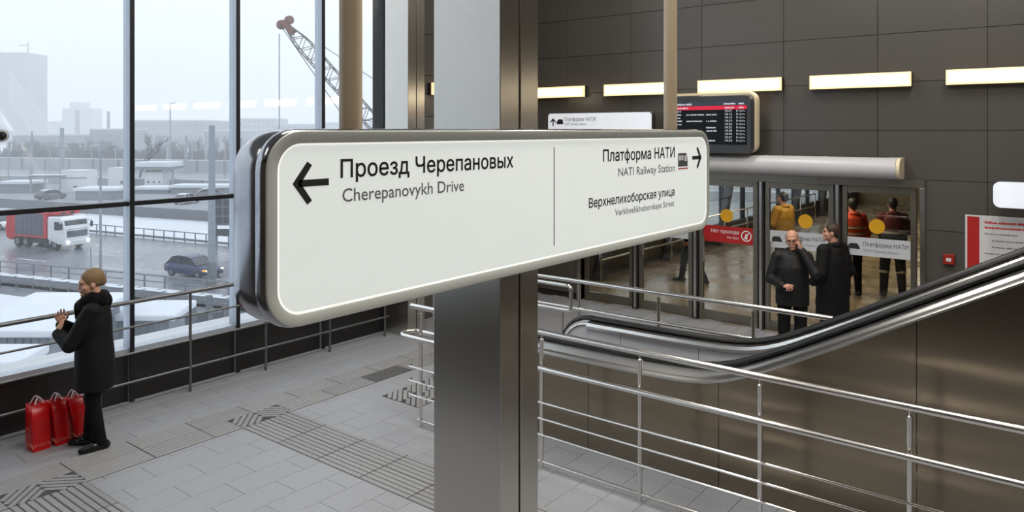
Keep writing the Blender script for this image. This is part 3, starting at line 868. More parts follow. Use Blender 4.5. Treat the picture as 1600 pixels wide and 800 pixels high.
def rotz(a): return np.array(Matrix.Rotation(a, 3, 'Z'))
class SDF:
    def __init__(s): s.p = []
    def cone(s, a, b, ra, rb, k=.02, sub=False): s.p.append(('c', np.array(a, float), np.array(b, float), ra, rb, k, sub)); return s
    def ell(s, c, r, k=.02, R=None, sub=False): s.p.append(('e', np.array(c, float), np.array(r, float), R, None, k, sub)); return s
    def prof(s, rows, k=.02): s.p.append(('p', np.array(rows, float), None, None, None, k, False)); return s   # rows: z, rx, ry, cx, cy
    def moved(s, R, t):
        o = SDF()
        for q in s.p:
            if q[0] == 'c': o.p.append(('c', R @ q[1] + t, R @ q[2] + t) + q[3:])
            elif q[0] == 'e': o.p.append(('e', R @ q[1] + t, q[2], R if q[3] is None else R @ q[3], None) + q[5:])
        return o
    def mesh(s, cell, zmin=None, zmax=None):
        los, his, bb = [], [], []
        for q in s.p:
            if q[0] == 'c':
                m = max(q[3], q[4]); lo = np.minimum(q[1], q[2]) - m; hi = np.maximum(q[1], q[2]) + m
            elif q[0] == 'e':
                m = q[2] if q[3] is None else np.full(3, q[2].max()); lo = q[1] - m; hi = q[1] + m
            else:
                r = q[1]; lo = np.array([(r[:, 3] - r[:, 1]).min(), (r[:, 4] - r[:, 2]).min(), r[:, 0].min()]); hi = np.array([(r[:, 3] + r[:, 1]).max(), (r[:, 4] + r[:, 2]).max(), r[:, 0].max()])
            bb.append((lo, hi))
            if not q[6]: los.append(lo); his.append(hi)
        lo = np.min(los, 0) - 3 * cell - .01; hi = np.max(his, 0) + 3 * cell + .01
        n = np.ceil((hi - lo) / cell).astype(int) + 1
        ax = [lo[i] + cell * np.arange(n[i]) for i in range(3)]
        Fd = np.full(n, .5, np.float32)
        for q, (a, b) in zip(s.p, bb):
            k = q[5]; mg = k * 1.5 + 2.5 * cell
            i0 = np.maximum(np.floor((a - mg - lo) / cell).astype(int), 0); i1 = np.minimum(np.ceil((b + mg - lo) / cell).astype(int) + 1, n)
            if (i1 <= i0).any(): continue
            sl = tuple(slice(i0[i], i1[i]) for i in range(3))
            x = ax[0][sl[0]][:, None, None]; y = ax[1][sl[1]][None, :, None]; z = ax[2][sl[2]][None, None, :]
            if q[0] == 'c':
                A, B = q[1], q[2]; d = B - A; L2 = max(d @ d, 1e-9)
                h = np.clip(((x - A[0]) * d[0] + (y - A[1]) * d[1] + (z - A[2]) * d[2]) / L2, 0, 1)
                D = np.sqrt((x - A[0] - d[0] * h) ** 2 + (y - A[1] - d[1] * h) ** 2 + (z - A[2] - d[2] * h) ** 2) - (q[3] + (q[4] - q[3]) * h)
            elif q[0] == 'e':
                X, Y, Z = x - q[1][0], y - q[1][1], z - q[1][2]
                if q[3] is not None:
                    R = q[3].T
                    X, Y, Z = R[0, 0] * X + R[0, 1] * Y + R[0, 2] * Z, R[1, 0] * X + R[1, 1] * Y + R[1, 2] * Z, R[2, 0] * X + R[2, 1] * Y + R[2, 2] * Z
                r = q[2]
                k0 = np.sqrt((X / r[0]) ** 2 + (Y / r[1]) ** 2 + (Z / r[2]) ** 2); k1 = np.sqrt((X / r[0] ** 2) ** 2 + (Y / r[1] ** 2) ** 2 + (Z / r[2] ** 2) ** 2)
                D = k0 * (k0 - 1) / np.maximum(k1, 1e-6)
            else:
                r = q[1]; r = r[np.argsort(r[:, 0])]; zz = ax[2][sl[2]]
                rx, ry, cx, cy = [np.interp(zz, r[:, 0], r[:, i])[None, None, :] for i in (1, 2, 3, 4)]
                D = (np.sqrt(((x - cx) / rx) ** 2 + ((y - cy) / ry) ** 2) - 1) * np.minimum(rx, ry)
                D = np.maximum(D, np.maximum(r[0, 0] - z, z - r[-1, 0]))
            D = D.astype(np.float32); F0 = Fd[sl]
            if q[6]:
                h = np.clip(.5 - .5 * (F0 + D) / k, 0, 1); Fd[sl] = F0 * (1 - h) - D * h + k * h * (1 - h)
            else:
                h = np.clip(.5 + .5 * (F0 - D) / k, 0, 1); Fd[sl] = F0 * (1 - h) + D * h - k * h * (1 - h)
        if zmin is not None: Fd = np.maximum(Fd, (zmin - ax[2])[None, None, :].astype(np.float32))
        if zmax is not None: Fd = np.maximum(Fd, (ax[2] - zmax)[None, None, :].astype(np.float32))
        # surface nets
        S = Fd < 0
        C = np.zeros(n - 1, np.int8)
        offs = [(i, j, k) for i in (0, 1) for j in (0, 1) for k in (0, 1)]
        def sub(A, o): return A[o[0]:o[0] + n[0] - 1, o[1]:o[1] + n[1] - 1, o[2]:o[2] + n[2] - 1]
        for o in offs: C += sub(S, o)
        mask = (C > 0) & (C < 8)
        idx = np.full(n - 1, -1, np.int64); cells = np.argwhere(mask); idx[mask] = np.arange(len(cells))
        acc = np.zeros((len(cells), 3)); cnt = np.zeros(len(cells))
        vals = {o: sub(Fd, o)[mask] for o in offs}
        for o in offs:
            for axn in range(3):
                if o[axn] == 0:
                    p = list(o); p[axn] = 1; p = tuple(p); fa, fb = vals[o], vals[p]; cr = (fa < 0) != (fb < 0)
                    t = np.where(cr, fa / np.where(cr, fa - fb, 1), 0)
                    pos = np.tile(np.array(o, float), (len(cells), 1)); pos[:, axn] = t
                    acc += pos * cr[:, None]; cnt += cr
        V = lo + (cells + acc / np.maximum(cnt, 1)[:, None]) * cell
        Q = []
        for axn in range(3):
            b, c = (axn + 1) % 3, (axn + 2) % 3
            s0 = [slice(None)] * 3; s1 = [slice(None)] * 3
            s0[axn] = slice(0, n[axn] - 1); s1[axn] = slice(1, n[axn])
            for S_ in (s0, s1):
                for d in (b, c): S_[d] = slice(1, n[d] - 1)
            a0, a1 = S[tuple(s0)], S[tuple(s1)]
            for fl_, sel in ((False, a0 & ~a1), (True, ~a0 & a1)):
                g = np.argwhere(sel)
                if not len(g): continue
                g[:, b] += 1; g[:, c] += 1
                eb = np.zeros(3, int); eb[b] = 1; ec = np.zeros(3, int); ec[c] = 1
                def I(gg): return idx[gg[:, 0], gg[:, 1], gg[:, 2]]
                q4 = np.stack([I(g - eb - ec), I(g - ec), I(g), I(g - eb)], 1)
                Q.append(q4[:, ::-1] if fl_ else q4)
        Q = np.concatenate(Q)
        return V, Q

def np_mesh(name, V, Q, mat, parent):
    me = bpy.data.meshes.new(name)
    me.vertices.add(len(V)); me.vertices.foreach_set('co', V.astype(np.float32).ravel())
    me.loops.add(Q.size); me.loops.foreach_set('vertex_index', Q.astype(np.int32).ravel())
    me.polygons.add(len(Q)); me.polygons.foreach_set('loop_start', np.arange(0, Q.size, 4, dtype=np.int32))
    me.update(calc_edges=True); me.validate()
    me.polygons.foreach_set('use_smooth', [True] * len(me.polygons))
    me.materials.append(MATS[mat])
    o = bpy.data.objects.new(name, me); col.objects.link(o); o.parent = parent
    return o

def head_sdf():
    h = SDF()
    h.ell((0, -.015, .03), (.075, .095, .088)).ell((0, .025, -.03), (.062, .066, .085)).ell((0, .035, -.07), (.05, .05, .042))
    h.ell((0, .072, .03), (.046, .02, .013), .015)
    for s in (-1, 1):
        h.ell((s * .075, -.005, -.012), (.011, .023, .033), .008)
        h.ell((s * .031, .1, .006), (.017, .015, .011), .012, sub=True)
        h.ell((s * .04, .062, -.03), (.022, .02, .02), .015)
    h.cone((0, .086, .010), (0, .098, -.026), .008, .012, .01)
    h.ell((0, .094, -.058), (.021, .010, .0055), .006).ell((0, .092, -.070), (.018, .010, .0065), .006).ell((0, .076, -.098), (.024, .022, .018), .012)
    h.cone((0, -.02, -.06), (0, -.04, -.22), .054, .058, .02)
    return h

def hand_sdf(s, wrist, u, n, side, curl=.5, spread=.024, f=1.0):
    """u finger direction, n palm normal, side = +1 thumb towards u x n"""
    u = np.array(u, float); u /= np.linalg.norm(u); n = np.array(n, float); n -= u * (n @ u); n /= np.linalg.norm(n)
    w = np.cross(u, n) * side; W = np.array(wrist, float)
    for o in (-.026, 0, .026): s.cone(W + w * o * .5, W + u * .085 * f + w * o, .018 * f, .0155 * f, .014)
    for i, L in enumerate((.072, .080, .074, .058)):
        o = (1.5 - i) * spread; p = W + u * (.092 - .006 * abs(i - 1)) * f + w * o; a = 0.0
        for L3, r0, r1 in ((.45, .0095, .009), (.32, .009, .0083), (.23, .0083, .0072)):
            a += curl * (1.0 + .12 * i)
            d = u * math.cos(a) + n * math.sin(a) + w * (1.5 - i) * .05
            q = p + d * L * L3 * f; s.cone(p, q, r0 * f, r1 * f, .004); p = q
    p = W + u * .025 * f + w * .028 * f
    for L3, a, r0, r1 in ((.040, .75, .0135, .0115), (.032, .45, .0115, .010), (.026, .2, .010, .008)):
        d = u * math.cos(a) + w * math.sin(a) + n * .35 * curl; d /= np.linalg.norm(d)
        q = p + d * L3 * f; s.cone(p, q, r0 * f, r1 * f, .006); p = q
    return s

def person(label, loc, face, cfg):
    fx, fy = face
    t = thing('person', label, 'person', loc, math.atan2(-fx, fy))
    k = cfg.get('height', 1.75) / 1.75
    def S(p): return tuple(q * k for q in p)
    hy, hp, hr = cfg.get('head', (0, 0, 0))
    Rh = np.array(Matrix.Rotation(hy, 3, 'Z') @ Matrix.Rotation(hp, 3, 'X') @ Matrix.Rotation(hr, 3, 'Y'))
    hc = np.array(S(cfg.get('headpos', (0, .025, 1.632))))
    body = SDF()
    hd = head_sdf(); hs = cfg.get('hs', 1.0)
    for i, q in enumerate(hd.p):
        pass
    body.p += hd.moved(Rh, hc).p
    lean = cfg.get('lean', 0.0)
    body.prof([(z * k, rx * k, ry * k, 0, cy * k) for z, rx, ry, cy in ((.86, .14, .10, 0), (1.0, .135, .10, 0), (1.15, .14, .10, 0), (1.3, .15, .105, 0), (1.4, .13, .09, -.01), (1.46, .07, .06, -.015))], .03)
    A = cfg['arms']           # side -> (shoulder, elbow, wrist, hand u, palm n, curl)
    legs = cfg.get('legs', {1: ((.095, 0, .92), (.10, .02, .49), (.105, -.01, .08), .12), -1: ((-.095, 0, .92), (-.10, .02, .49), (-.105, -.01, .08), -.12)})
    for s_, (sh, el, wr, u, n, curl) in A.items():
        sh, el, wr = S(sh), S(el), S(wr)
        body.cone(sh, el, .045 * k, .036 * k).cone(el, wr, .036 * k, .025 * k)
        hand_sdf(body, wr, u, n, cfg.get('thumb', {}).get(s_, s_), curl)
    for s_, (hi, kn, an, toe) in legs.items():
        body.cone(S(hi), S(kn), .07 * k, .05 * k).cone(S(kn), S(an), .048 * k, .034 * k)
    V, Q = body.mesh(cfg.get('cell', .005)); np_mesh('body', V, Q, cfg.get('skin', 'skin'), t)
    # hair
    hm = cfg.get('hair', 'hair_dark'); hair = SDF()
    style = cfg.get('style', 'short')
    if style == 'bald':
        hair.ell((0, -.03, .015), (.081, .088, .075), .01).ell((0, .03, .075), (.085, .11, .07), .02, sub=True).ell((0, .1, -.03), (.085, .085, .12), .01, sub=True)
    elif style == 'back':
        hair.ell((0, -.022, .034), (.085, .102, .094), .01).ell((0, -.045, .06), (.075, .085, .075), .02).ell((0, -.105, -.005), (.045, .036, .05), .03).ell((0, .092, -.028), (.078, .070, .102), .015, sub=True)
    elif style == 'cap':
        hair.ell((0, -.02, .04), (.088, .105, .095), .01).cone((0, .05, .035), (0, .10, .03), .06, .045, .02).ell((0, .085, -.06), (.09, .08, .098), .015, sub=True)
    else:
        hair.ell((0, -.024, .034), (.083, .101, .093), .01).ell((0, -.06, -.02), (.07, .055, .06), .02).ell((0, .088, -.048), (.08, .07, .098), .012, sub=True)
    V, Q = hair.moved(Rh, hc).mesh(.005)
    zc = hc[2] - .085; np_mesh('hair', V, Q, hm, t)
    em = SDF()
    for s_ in (-1, 1):
        m = SDF().ell((s_ * .031, .083, .007), (.012, .008, .007), .004).moved(Rh, hc); V, Q = m.mesh(.003); np_mesh('eye', V, Q, 'eye_dark', t)
        m = SDF().cone((s_ * .016, .091, .029), (s_ * .046, .080, .028), .0045, .003, .004).moved(Rh, hc); V, Q = m.mesh(.003); np_mesh('eyebrow', V, Q, hm, t)
    m = SDF().ell((0, .0985, -.064), (.019, .007, .006), .004).moved(Rh, hc); V, Q = m.mesh(.003); np_mesh('lips', V, Q, 'lip', t)
    # coat
    ct = SDF(); c = cfg['coat']
    ct.prof([(z * k, rx * k, ry * k, 0, cy * k) for z, rx, ry, cy in c['rows']], .03)
    for s_, (sh, el, wr, u, n, curl) in A.items():
        sh, el, wr = [np.array(S(q)) for q in (sh, el, wr)]
        a, b, e = c.get('sleeve', (.078, .066, .05)); sh[0] *= .90; sh[2] -= .012
        ct.cone(np.array((sh[0] * .5, sh[1], sh[2] + .012)), sh, .066 * k, a * .92 * k, .03).cone(sh, el, a * .92 * k, b * .95 * k, .02).cone(el, wr, b * .95 * k, e * k, .015)
    for q in c.get('extra', []): ct.cone(*[S(p) if isinstance(p, tuple) else p * k for p in q[:4]], q[4])
    V, Q = ct.mesh(c.get('cell', .009), zmin=c['rows'][0][0] * k); coat = np_mesh(c.get('name', 'coat'), V, Q, c['mat'], t)
    if c.get('label'): coat['label'] = c['label']
    for nm, mat, rows in c.get('bands', []):     # bands lying on the coat's own cross-section
        rr = []
        for z, g in rows:
            zz = np.array([q[0] for q in c['rows']]); rx = np.interp(z, zz, [q[1] for q in c['rows']]) + g; ry = np.interp(z, zz, [q[2] for q in c['rows']]) + g; cy = np.interp(z, zz, [q[3] for q in c['rows']])
            rr.append([(rx * k * math.cos(a), (cy + ry * math.sin(a)) * k, z * k) for a in np.linspace(0, 2 * math.pi, 40, False)])
        MB().rings(rr, True, False).build(nm, mat, coat)
    if c.get('zip'):
        zz = [r_[0] for r_ in c['rows']]
        pts = [(c['zip'], (np.interp(z, zz, [r_[3] for r_ in c['rows']]) + np.interp(z, zz, [r_[2] for r_ in c['rows']]) * math.sqrt(1 - (c['zip'] / np.interp(z, zz, [r_[1] for r_ in c['rows']])) ** 2) + .004) * k, z * k) for z in np.linspace(zz[0] + .01, 1.36, 14)]
        MB().tube(pts, .006, 6).build('front_seam', 'seam_black', coat)
        for s_ in (-1, 1):
            z = zz[0] + .2; ry = np.interp(z, zz, [r_[2] for r_ in c['rows']]); rx = np.interp(z, zz, [r_[1] for r_ in c['rows']])
            a, b = [((s_ * x) * k, (ry * math.sqrt(1 - (x / rx) ** 2) + .004) * k, (z + dz) * k) for x, dz in ((.09, .06), (.155, -.06))]
            MB().tube([a, b], .007, 6).build('pocket', 'seam_black', coat)
    if cfg.get('scarf'):
        sc = SDF()
        for a in np.linspace(0, 2 * math.pi, 9)[:-1]:
            p = np.array((.105 * math.cos(a), .0 + .10 * math.sin(a), 1.455 + .03 * math.cos(a * 2) - .02 * math.sin(a))) * k
            sc.ell(p, (.062, .062, .075), .03)
        sc.ell(np.array((0, .12, 1.40)) * k, (.075, .05, .06), .03).ell(np.array((.02, .13, 1.32)) * k, (.06, .04, .07), .03).ell(np.array((0, -.08, 1.50)) * k, (.08, .05, .05), .03)
        V, Q = sc.mesh(.008); np_mesh('scarf', V, Q, 'scarf_black', t)
    elif cfg.get('collar', True):
        sc = SDF()
        for a in np.linspace(0, 2 * math.pi, 11)[:-1]:
            p = np.array((.075 * math.cos(a), -.02 + .075 * math.sin(a), 1.465 - .02 * math.sin(a))) * k
            sc.ell(p, (.035, .035, .04), .03)
        V, Q = sc.mesh(.008); np_mesh('collar', V, Q, c['mat'], t)
    # trousers and shoes
    tr = SDF().ell(S((0, 0, .95)), S((.165, .125, .11)), .04)
    for s_, (hi, kn, an, toe) in legs.items():
        w = cfg.get('leg_w', 1.0)
        an2 = (an[0], an[1], an[2] + .0)
        tr.cone(S(hi), S(kn), .095 * k * w, .072 * k * w, .03).cone(S(kn), S(an2), .072 * k * w, .058 * k * w, .03)
    V, Q = tr.mesh(.010, zmin=.05); np_mesh('trousers', V, Q, cfg.get('trousers', 'trouser_black'), t)
    for s_, (hi, kn, an, toe) in legs.items():
        sh = SDF(); R = rotz(-toe)
        b = np.array((an[0] * k, an[1] * k, 0))
        q = SDF().cone((0, -.045, .042), (0, .06, .045), .04, .042, .02).cone((0, .06, .04), (0, .165, .032), .042, .03, .02).cone((0, -.02, .04), (0, -.01, .10), .04, .042, .02)
        V, Q = q.moved(R, b).mesh(.007, zmin=.0); np_mesh('shoe', V, Q, 'shoe_black', t)
    return t, k, Rh, hc

def floor_at(px, py): return at(px, py, Z=0.0)

# woman by the window
p = floor_at(147, 699)
wcfg = dict(height=1.70, hair='hair_blond', style='back', skin='skin_fair', head=(.38, -.14, 0), cell=.0045, scarf=True, trousers='trouser_black', leg_w=.92,
            headpos=(0, .035, 1.632),
            arms={1: ((.17, .0, 1.40), (.215, .16, 1.10), (.075, .29, 1.225), (-.30, .12, .92), (-.8, -.4, .1), .12),
                  -1: ((-.17, .0, 1.40), (-.20, .18, 1.08), (-.04, .30, 1.16), (.55, .05, .75), (.5, -.6, .2), .45)},
            legs={1: ((.09, 0, .92), (.10, .02, .49), (.10, .06, .08), .25), -1: ((-.09, 0, .92), (-.09, .0, .49), (-.085, -.07, .08), -.35)},
            coat=dict(mat='coat_black', rows=[(.60, .225, .175, -.01), (.75, .225, .18, -.01), (.95, .215, .175, -.005), (1.1, .20, .165, 0), (1.28, .20, .16, .0), (1.40, .165, .13, -.01), (1.47, .09, .085, -.015)],
                      sleeve=(.085, .072, .056)))
woman, wk, _, _ = person('woman in a long black coat and scarf standing by the window beside red bags', (p.x, p.y, 0), (-.86, .51), wcfg)

# man on the phone in front of the doors
def man(label, px, py, face, **kw):
    q = floor_at(px, py)
    return person(label, (q.x, q.y, 0), face, kw)
mrows = [(.80, .205, .155, 0), (.95, .205, .16, 0), (1.1, .20, .158, 0), (1.28, .20, .15, 0), (1.40, .165, .12, -.01), (1.47, .095, .09, -.015)]
pm = man('man in a black jacket holding a phone to his ear in front of the doors', 1238, 573, (-.95, -.32), height=1.765, hair='hair_grey', style='bald', head=(-.10, -.22, .10), cell=.0045,
         arms={1: ((.19, 0, 1.42), (.27, .02, 1.12), (.12, .25, 1.08), (-.75, .55, .05), (-.2, -.2, -.9), .75),
               -1: ((-.19, 0, 1.42), (-.27, .18, 1.24), (-.115, .11, 1.50), (.28, -.10, .95), (.9, -.2, -.1), .35)},
         coat=dict(mat='jacket_leather', name='jacket', rows=mrows, sleeve=(.082, .068, .05), zip=.03), trousers='trouser_black')
t_, k_, Rh, hc = pm
c = Rh @ np.array((-.104, .035, -.03)) + hc
ph = MB().box(-.005, .006, -.035, .035, -.07, .07).build('phone', 'phone', None, bevel=.004)
ph.matrix_world = Matrix.Translation(t_.location) @ Matrix.Rotation(t_.rotation_euler.z, 4, 'Z') @ Matrix.Translation(c) @ Matrix.Rotation(-.5, 4, 'X')
tag(ph, 'dark phone held against the ear of the balding man', 'phone')
gl = MB()
for s_ in (-1, 1):
    gl.tube([tuple(Rh @ np.array((s_ * .033 + .024 * math.cos(a), .102, .006 + .018 * math.sin(a))) + hc) for a in np.linspace(0, 2 * math.pi, 13)], .0022, 6)
    gl.tube([tuple(Rh @ np.array(q) + hc) for q in ((s_ * .057, .10, .01), (s_ * .078, .0, .006))], .002, 6)
gl.tube([tuple(Rh @ np.array(q) + hc) for q in ((-.009, .103, .01), (.009, .103, .01))], .0022, 6)
gl.build('spectacles', 'spectacle', t_)
man('man in a dark coat standing behind the man on the phone', 1301, 558, (.35, .94), height=1.80, hair='hair_brown', head=(.75, 0, 0),
    arms={1: ((.20, 0, 1.42), (.26, -.06, 1.12), (.20, .10, .92), (-.3, .6, -.6), (-.9, 0, 0), .5), -1: ((-.20, 0, 1.42), (-.27, -.02, 1.12), (-.18, .16, .98), (.4, .7, -.3), (.9, 0, 0), .5)},
    coat=dict(mat='coat_black', rows=[(.55, .24, .19, 0), (.80, .235, .185, 0), (1.1, .23, .18, 0), (1.28, .22, .17, 0), (1.40, .175, .13, -.01), (1.47, .095, .09, -.015)], sleeve=(.092, .08, .06), zip=.03))
ARM = {1: ((.20, 0, 1.42), (.27, -.02, 1.13), (.25, .08, .87), (0, .2, -1), (-1, 0, 0), .35), -1: ((-.20, 0, 1.42), (-.27, -.02, 1.13), (-.25, .08, .87), (0, .2, -1), (1, 0, 0), .35)}
ARMF = {1: ((.20, 0, 1.42), (.28, .04, 1.15), (.14, .26, 1.08), (-.4, .8, 0), (0, 0, -1), .5), -1: ((-.20, 0, 1.42), (-.28, .04, 1.15), (-.14, .26, 1.08), (.4, .8, 0), (0, 0, -1), .5)}
jrows = [(.78, .21, .165, 0), (.95, .225, .175, 0), (1.1, .225, .175, 0), (1.28, .225, .17, 0), (1.40, .185, .14, -.01), (1.47, .10, .095, -.015)]
# workers in the corridor behind the doors
def far_person(label, px, dep, face, **kw):
    q = at_depth(px, 300, dep); kw.setdefault('cell', .006)
    return person(label, (q.x, q.y, 0), face, kw)
far_person('person in a mustard yellow jacket behind the middle glass door', 1224, 15.0, (.30, .95), height=1.84, hair='hair_dark', arms=ARMF,
           coat=dict(mat='jacket_yellow', name='jacket', rows=[(.86, .23, .18, 0)] + jrows[1:], sleeve=(.095, .085, .065), cell=.011))
o_, k_, _, _ = far_person('worker in an orange jacket with reflective bands behind the glass door', 1332, 14.0, (.75, .66), height=1.80, hair='hair_dark', arms=ARM, trousers='trouser_navy',
           coat=dict(mat='jacket_orange', name='jacket', rows=jrows, cell=.011, bands=[('reflective_band', 'reflective', [(1.11, .008), (1.145, .008)]), ('reflective_band', 'reflective', [(1.22, .008), (1.255, .008)])]))
w_, k_, _, _ = far_person('worker in a dark red jacket seen from behind through the right glass door', 1395, 13.9, (.93, .36), height=1.82, hair='hair_dark', arms=ARMF, trousers='trouser_navy', leg_w=1.1,
           legs={1: ((.10, 0, .92), (.13, .02, .49), (.15, -.01, .08), .15), -1: ((-.10, 0, .92), (-.13, .02, .49), (-.15, -.01, .08), -.15)},
           coat=dict(mat='jacket_red', name='jacket', rows=jrows, cell=.011, bands=[('reflective_band', 'reflective', [(1.135, .007), (1.17, .007)]), ('dark_hem', 'cloth_navy', [(.785, .006), (.95, .006), (1.13, .006)])]))
for s_ in (-1, 1):
    MB().lathe([(.088, -.025), (.088, .025)], (s_ * .136 * k_, .018, .45 * k_), 'z', 20).build('knee_band', 'reflective', w_)
far_person('dark dressed person half hidden behind the right end of the big sign', 1082, 15.2, (-.3, .95), height=1.80, hair='hair_dark', arms=ARM, trousers='trouser_black',
           legs={1: ((.09, 0, .92), (.10, .16, .52), (.10, .22, .08), .1), -1: ((-.09, 0, .92), (-.10, -.06, .49), (-.10, -.25, .10), -.1)},
           coat=dict(mat='coat_black', rows=[(.70, .22, .17, 0)] + jrows[1:], cell=.011))

# ------------------------------------------------------------------ red shopping bags
M('bag_red', (204, 10, 16), rough=.3, var=.12, scale=6, bump=.25, bscale=12)
M('bag_print', (226, 150, 130), rough=.5)
M('ribbon', (225, 205, 210), rough=.5)
def bag(label, px, py, w, d, h, rz, tilt, logo=False):
    q = floor_at(px, py)
    t = thing('shopping_bag', label, 'bag', (q.x, q.y, 0), rz, 'red gift bags on the floor')
    def ring(z, f, g, sh): return [(x * f + sh, y * g, z) for x, y in rrect(-w / 2, w / 2, -d / 2, d / 2, .008, 2)]
    rs = [ring(0, 1, 1, 0), ring(h * .35, 1.02, 1.03, tilt * .3), ring(h * .7, 1.0, .95, tilt * .7), ring(h, 1.0, .72, tilt)]
    m = MB().rings(rs, True, False); n = len(rs[0])
    m.f.append(tuple(reversed(range(n))))
    b = m.build('bag_body', 'bag_red', t, smooth=60)
    so = b.modifiers.new('solid', 'SOLIDIFY'); so.thickness = .004; so.offset = -1
    # zigzag print near the foot on the two visible sides
    for sgn, axis in ((-1, 'y'), (-1, 'x')):
        pts = []
        L = (w if axis == 'y' else d) * .96; nn = 12
        for i in range(nn + 1):
            s_ = -L / 2 + L * i / nn; z = h * .13 + (.012 if i % 2 else -.012) * (1 if i % 3 else 1.6)
            f = 1 + .03 * z / (h * .35)
            pts.append((s_, sgn * (d / 2 * f + .0025), z) if axis == 'y' else (sgn * (w / 2 * f + .0025) + tilt * .3 * z / (h * .35), s_, z))
        MB().tube(pts, .004, 5).build('zigzag_print', 'bag_print', b)
    if logo:
        for i, z in enumerate((.45, .55, .63)):
            MB().tube([(-w / 2 - .0025 - .001 + tilt * .45 * 0, -d * .18 + .02 * k3, h * z + (.014 if k3 % 2 else 0)) for k3 in range(6 - i)], .004, 5).build('logo_print', 'bag_print', b)
    # ribbon handles
    for y in (-d * .32, d * .32):
        pts = [(tilt + (-w * .26 + w * .52 * i / 10), y * (1 - .5 * math.sin(math.pi * i / 10)), h - .015 + .075 * math.sin(math.pi * i / 10)) for i in range(11)]
        MB().tube(pts, .007, 6).build('ribbon_handle', 'ribbon', t)
    return t
fa_ = math.radians(2)
bag('left red gift bag with pale lettering and white ribbon handles', 60, 700, .155, .17, .44, fa_, -.012, True)
bag('middle red gift bag between two others with white ribbon handles', 94, 691, .135, .15, .43, fa_ + .02, -.035)
bag('right red gift bag leaning against the others next to the woman', 126, 682, .135, .15, .42, fa_ + .02, -.075)
q = at(678, 590, Z=0)
bb = thing('black_bag', 'small black bag on the floor partly hidden behind the large steel pillar', 'bag', (q.x + .12, q.y - .05, 0), .5)
V, Q = SDF().ell((0, 0, .13), (.17, .10, .14), .02).ell((0, 0, .03), (.16, .10, .06), .05).mesh(.012, zmin=0); np_mesh('bag_body', V, Q, 'coat_black', bb)
MB().tube([(-.08 + .16 * i / 8, 0, .26 + .07 * math.sin(math.pi * i / 8)) for i in range(9)], .008, 6).build('handle', 'rubber', bb)
# ================================================================== outdoors
G = EYE - 10.35
def g(px, py, z=0.0): return at(px, py, Z=G + z)
M('snow', (206, 211, 218), rough=.8, var=.06, scale=.15, bump=.2, bscale=.6)
M('snow_dirty', (176, 180, 186), rough=.85, var=.14, scale=.3)
M('asphalt_wet', (104, 108, 116), rough=.3, var=.12, scale=.25, rvar=.1)
M('yard_grey', (132, 136, 142), rough=.8, var=.2, scale=.2)
M('marking', (200, 204, 208), rough=.6, var=.2, scale=2)
M('galv', (120, 124, 130), rough=.5, metal=.4, var=.1)
M('concrete_out', (150, 153, 158), rough=.8, var=.1, scale=1)
M('pole_grey', (140, 146, 154), rough=.7, var=.08)
M('fence_dark', (96, 100, 106), rough=.8, var=.15)
M('shed_wall', (120, 126, 132), rough=.7, var=.12, scale=2, stretch=(1, 1, .2))
M('shed_dark', (70, 74, 80), rough=.8, var=.1)
M('truck_red', (186, 10, 26), rough=.45, var=.12)
M('truck_grey', (80, 82, 96), rough=.5, var=.12)
M('truck_white', (214, 216, 220), rough=.35, var=.04)
M('tyre', (24, 24, 26), rough=.8, var=.1)
M('chassis', (34, 35, 38), rough=.7, var=.15)
M('glass_dark', (36, 44, 50), rough=.12, var=.08)
M('headlight', (250, 246, 235), rough=.2, emis=1.6, ecol=(255, 244, 220))
M('indicator', (240, 170, 60), rough=.3, emis=.7, ecol=(255, 170, 60))
M('car_blue', (14, 28, 78), rough=.25, var=.05)
M('car_white', (205, 208, 212), rough=.3, var=.05)
M('car_grey', (84, 88, 94), rough=.4, var=.05)
M('bark', (56, 52, 52), rough=.9, var=.2)
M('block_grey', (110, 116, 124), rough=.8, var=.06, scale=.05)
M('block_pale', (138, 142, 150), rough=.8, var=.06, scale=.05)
M('window_far', (80, 88, 98), rough=.3, var=.1)
M('crane_steel', (96, 86, 84), rough=.6, var=.15)
M('crane_rust', (108, 62, 44), rough=.6, var=.15)
M('cabin_white', (214, 214, 218), rough=.7, var=.05)
M('green_board', (96, 124, 92), rough=.7, var=.1)

gr = struct('ground', MB().box(-1500, 2500, -700, 2500, G - 3, G), 'snow', smooth=0)
def line(p1, p2, ext_a, ext_b):
    a, b = g(*p1), g(*p2); d = (b - a).normalized(); return a - d * ext_a, b + d * ext_b
def ribbon(name, A, B, z, mat):
    (a0, a1), (b0, b1) = A, B
    m = MB().add([(p.x, p.y, G + z) for p in (a0, a1, b1, b0)] + [(p.x, p.y, G - .2) for p in (a0, a1, b1, b0)], [(0, 1, 2, 3), (7, 6, 5, 4), (0, 4, 5, 1), (1, 5, 6, 2), (2, 6, 7, 3), (3, 7, 4, 0)])
    return struct(name, m, mat, smooth=0)
FARG = line((137, 364), (357, 385), 160, 120)
NEAR = line((0, 441), (357, 479), 160, 60)
rd = ribbon('road', FARG, NEAR, .03, 'asphalt_wet')
ribbon('service_road', line((0, 447), (357, 485), 120, 40), line((0, 459), (357, 505), 120, 40), .04, 'asphalt_wet')
ribbon('railway_yard', line((0, 262), (357, 270), 300, 200), line((0, 322), (357, 342), 160, 100), .03, 'yard_grey')
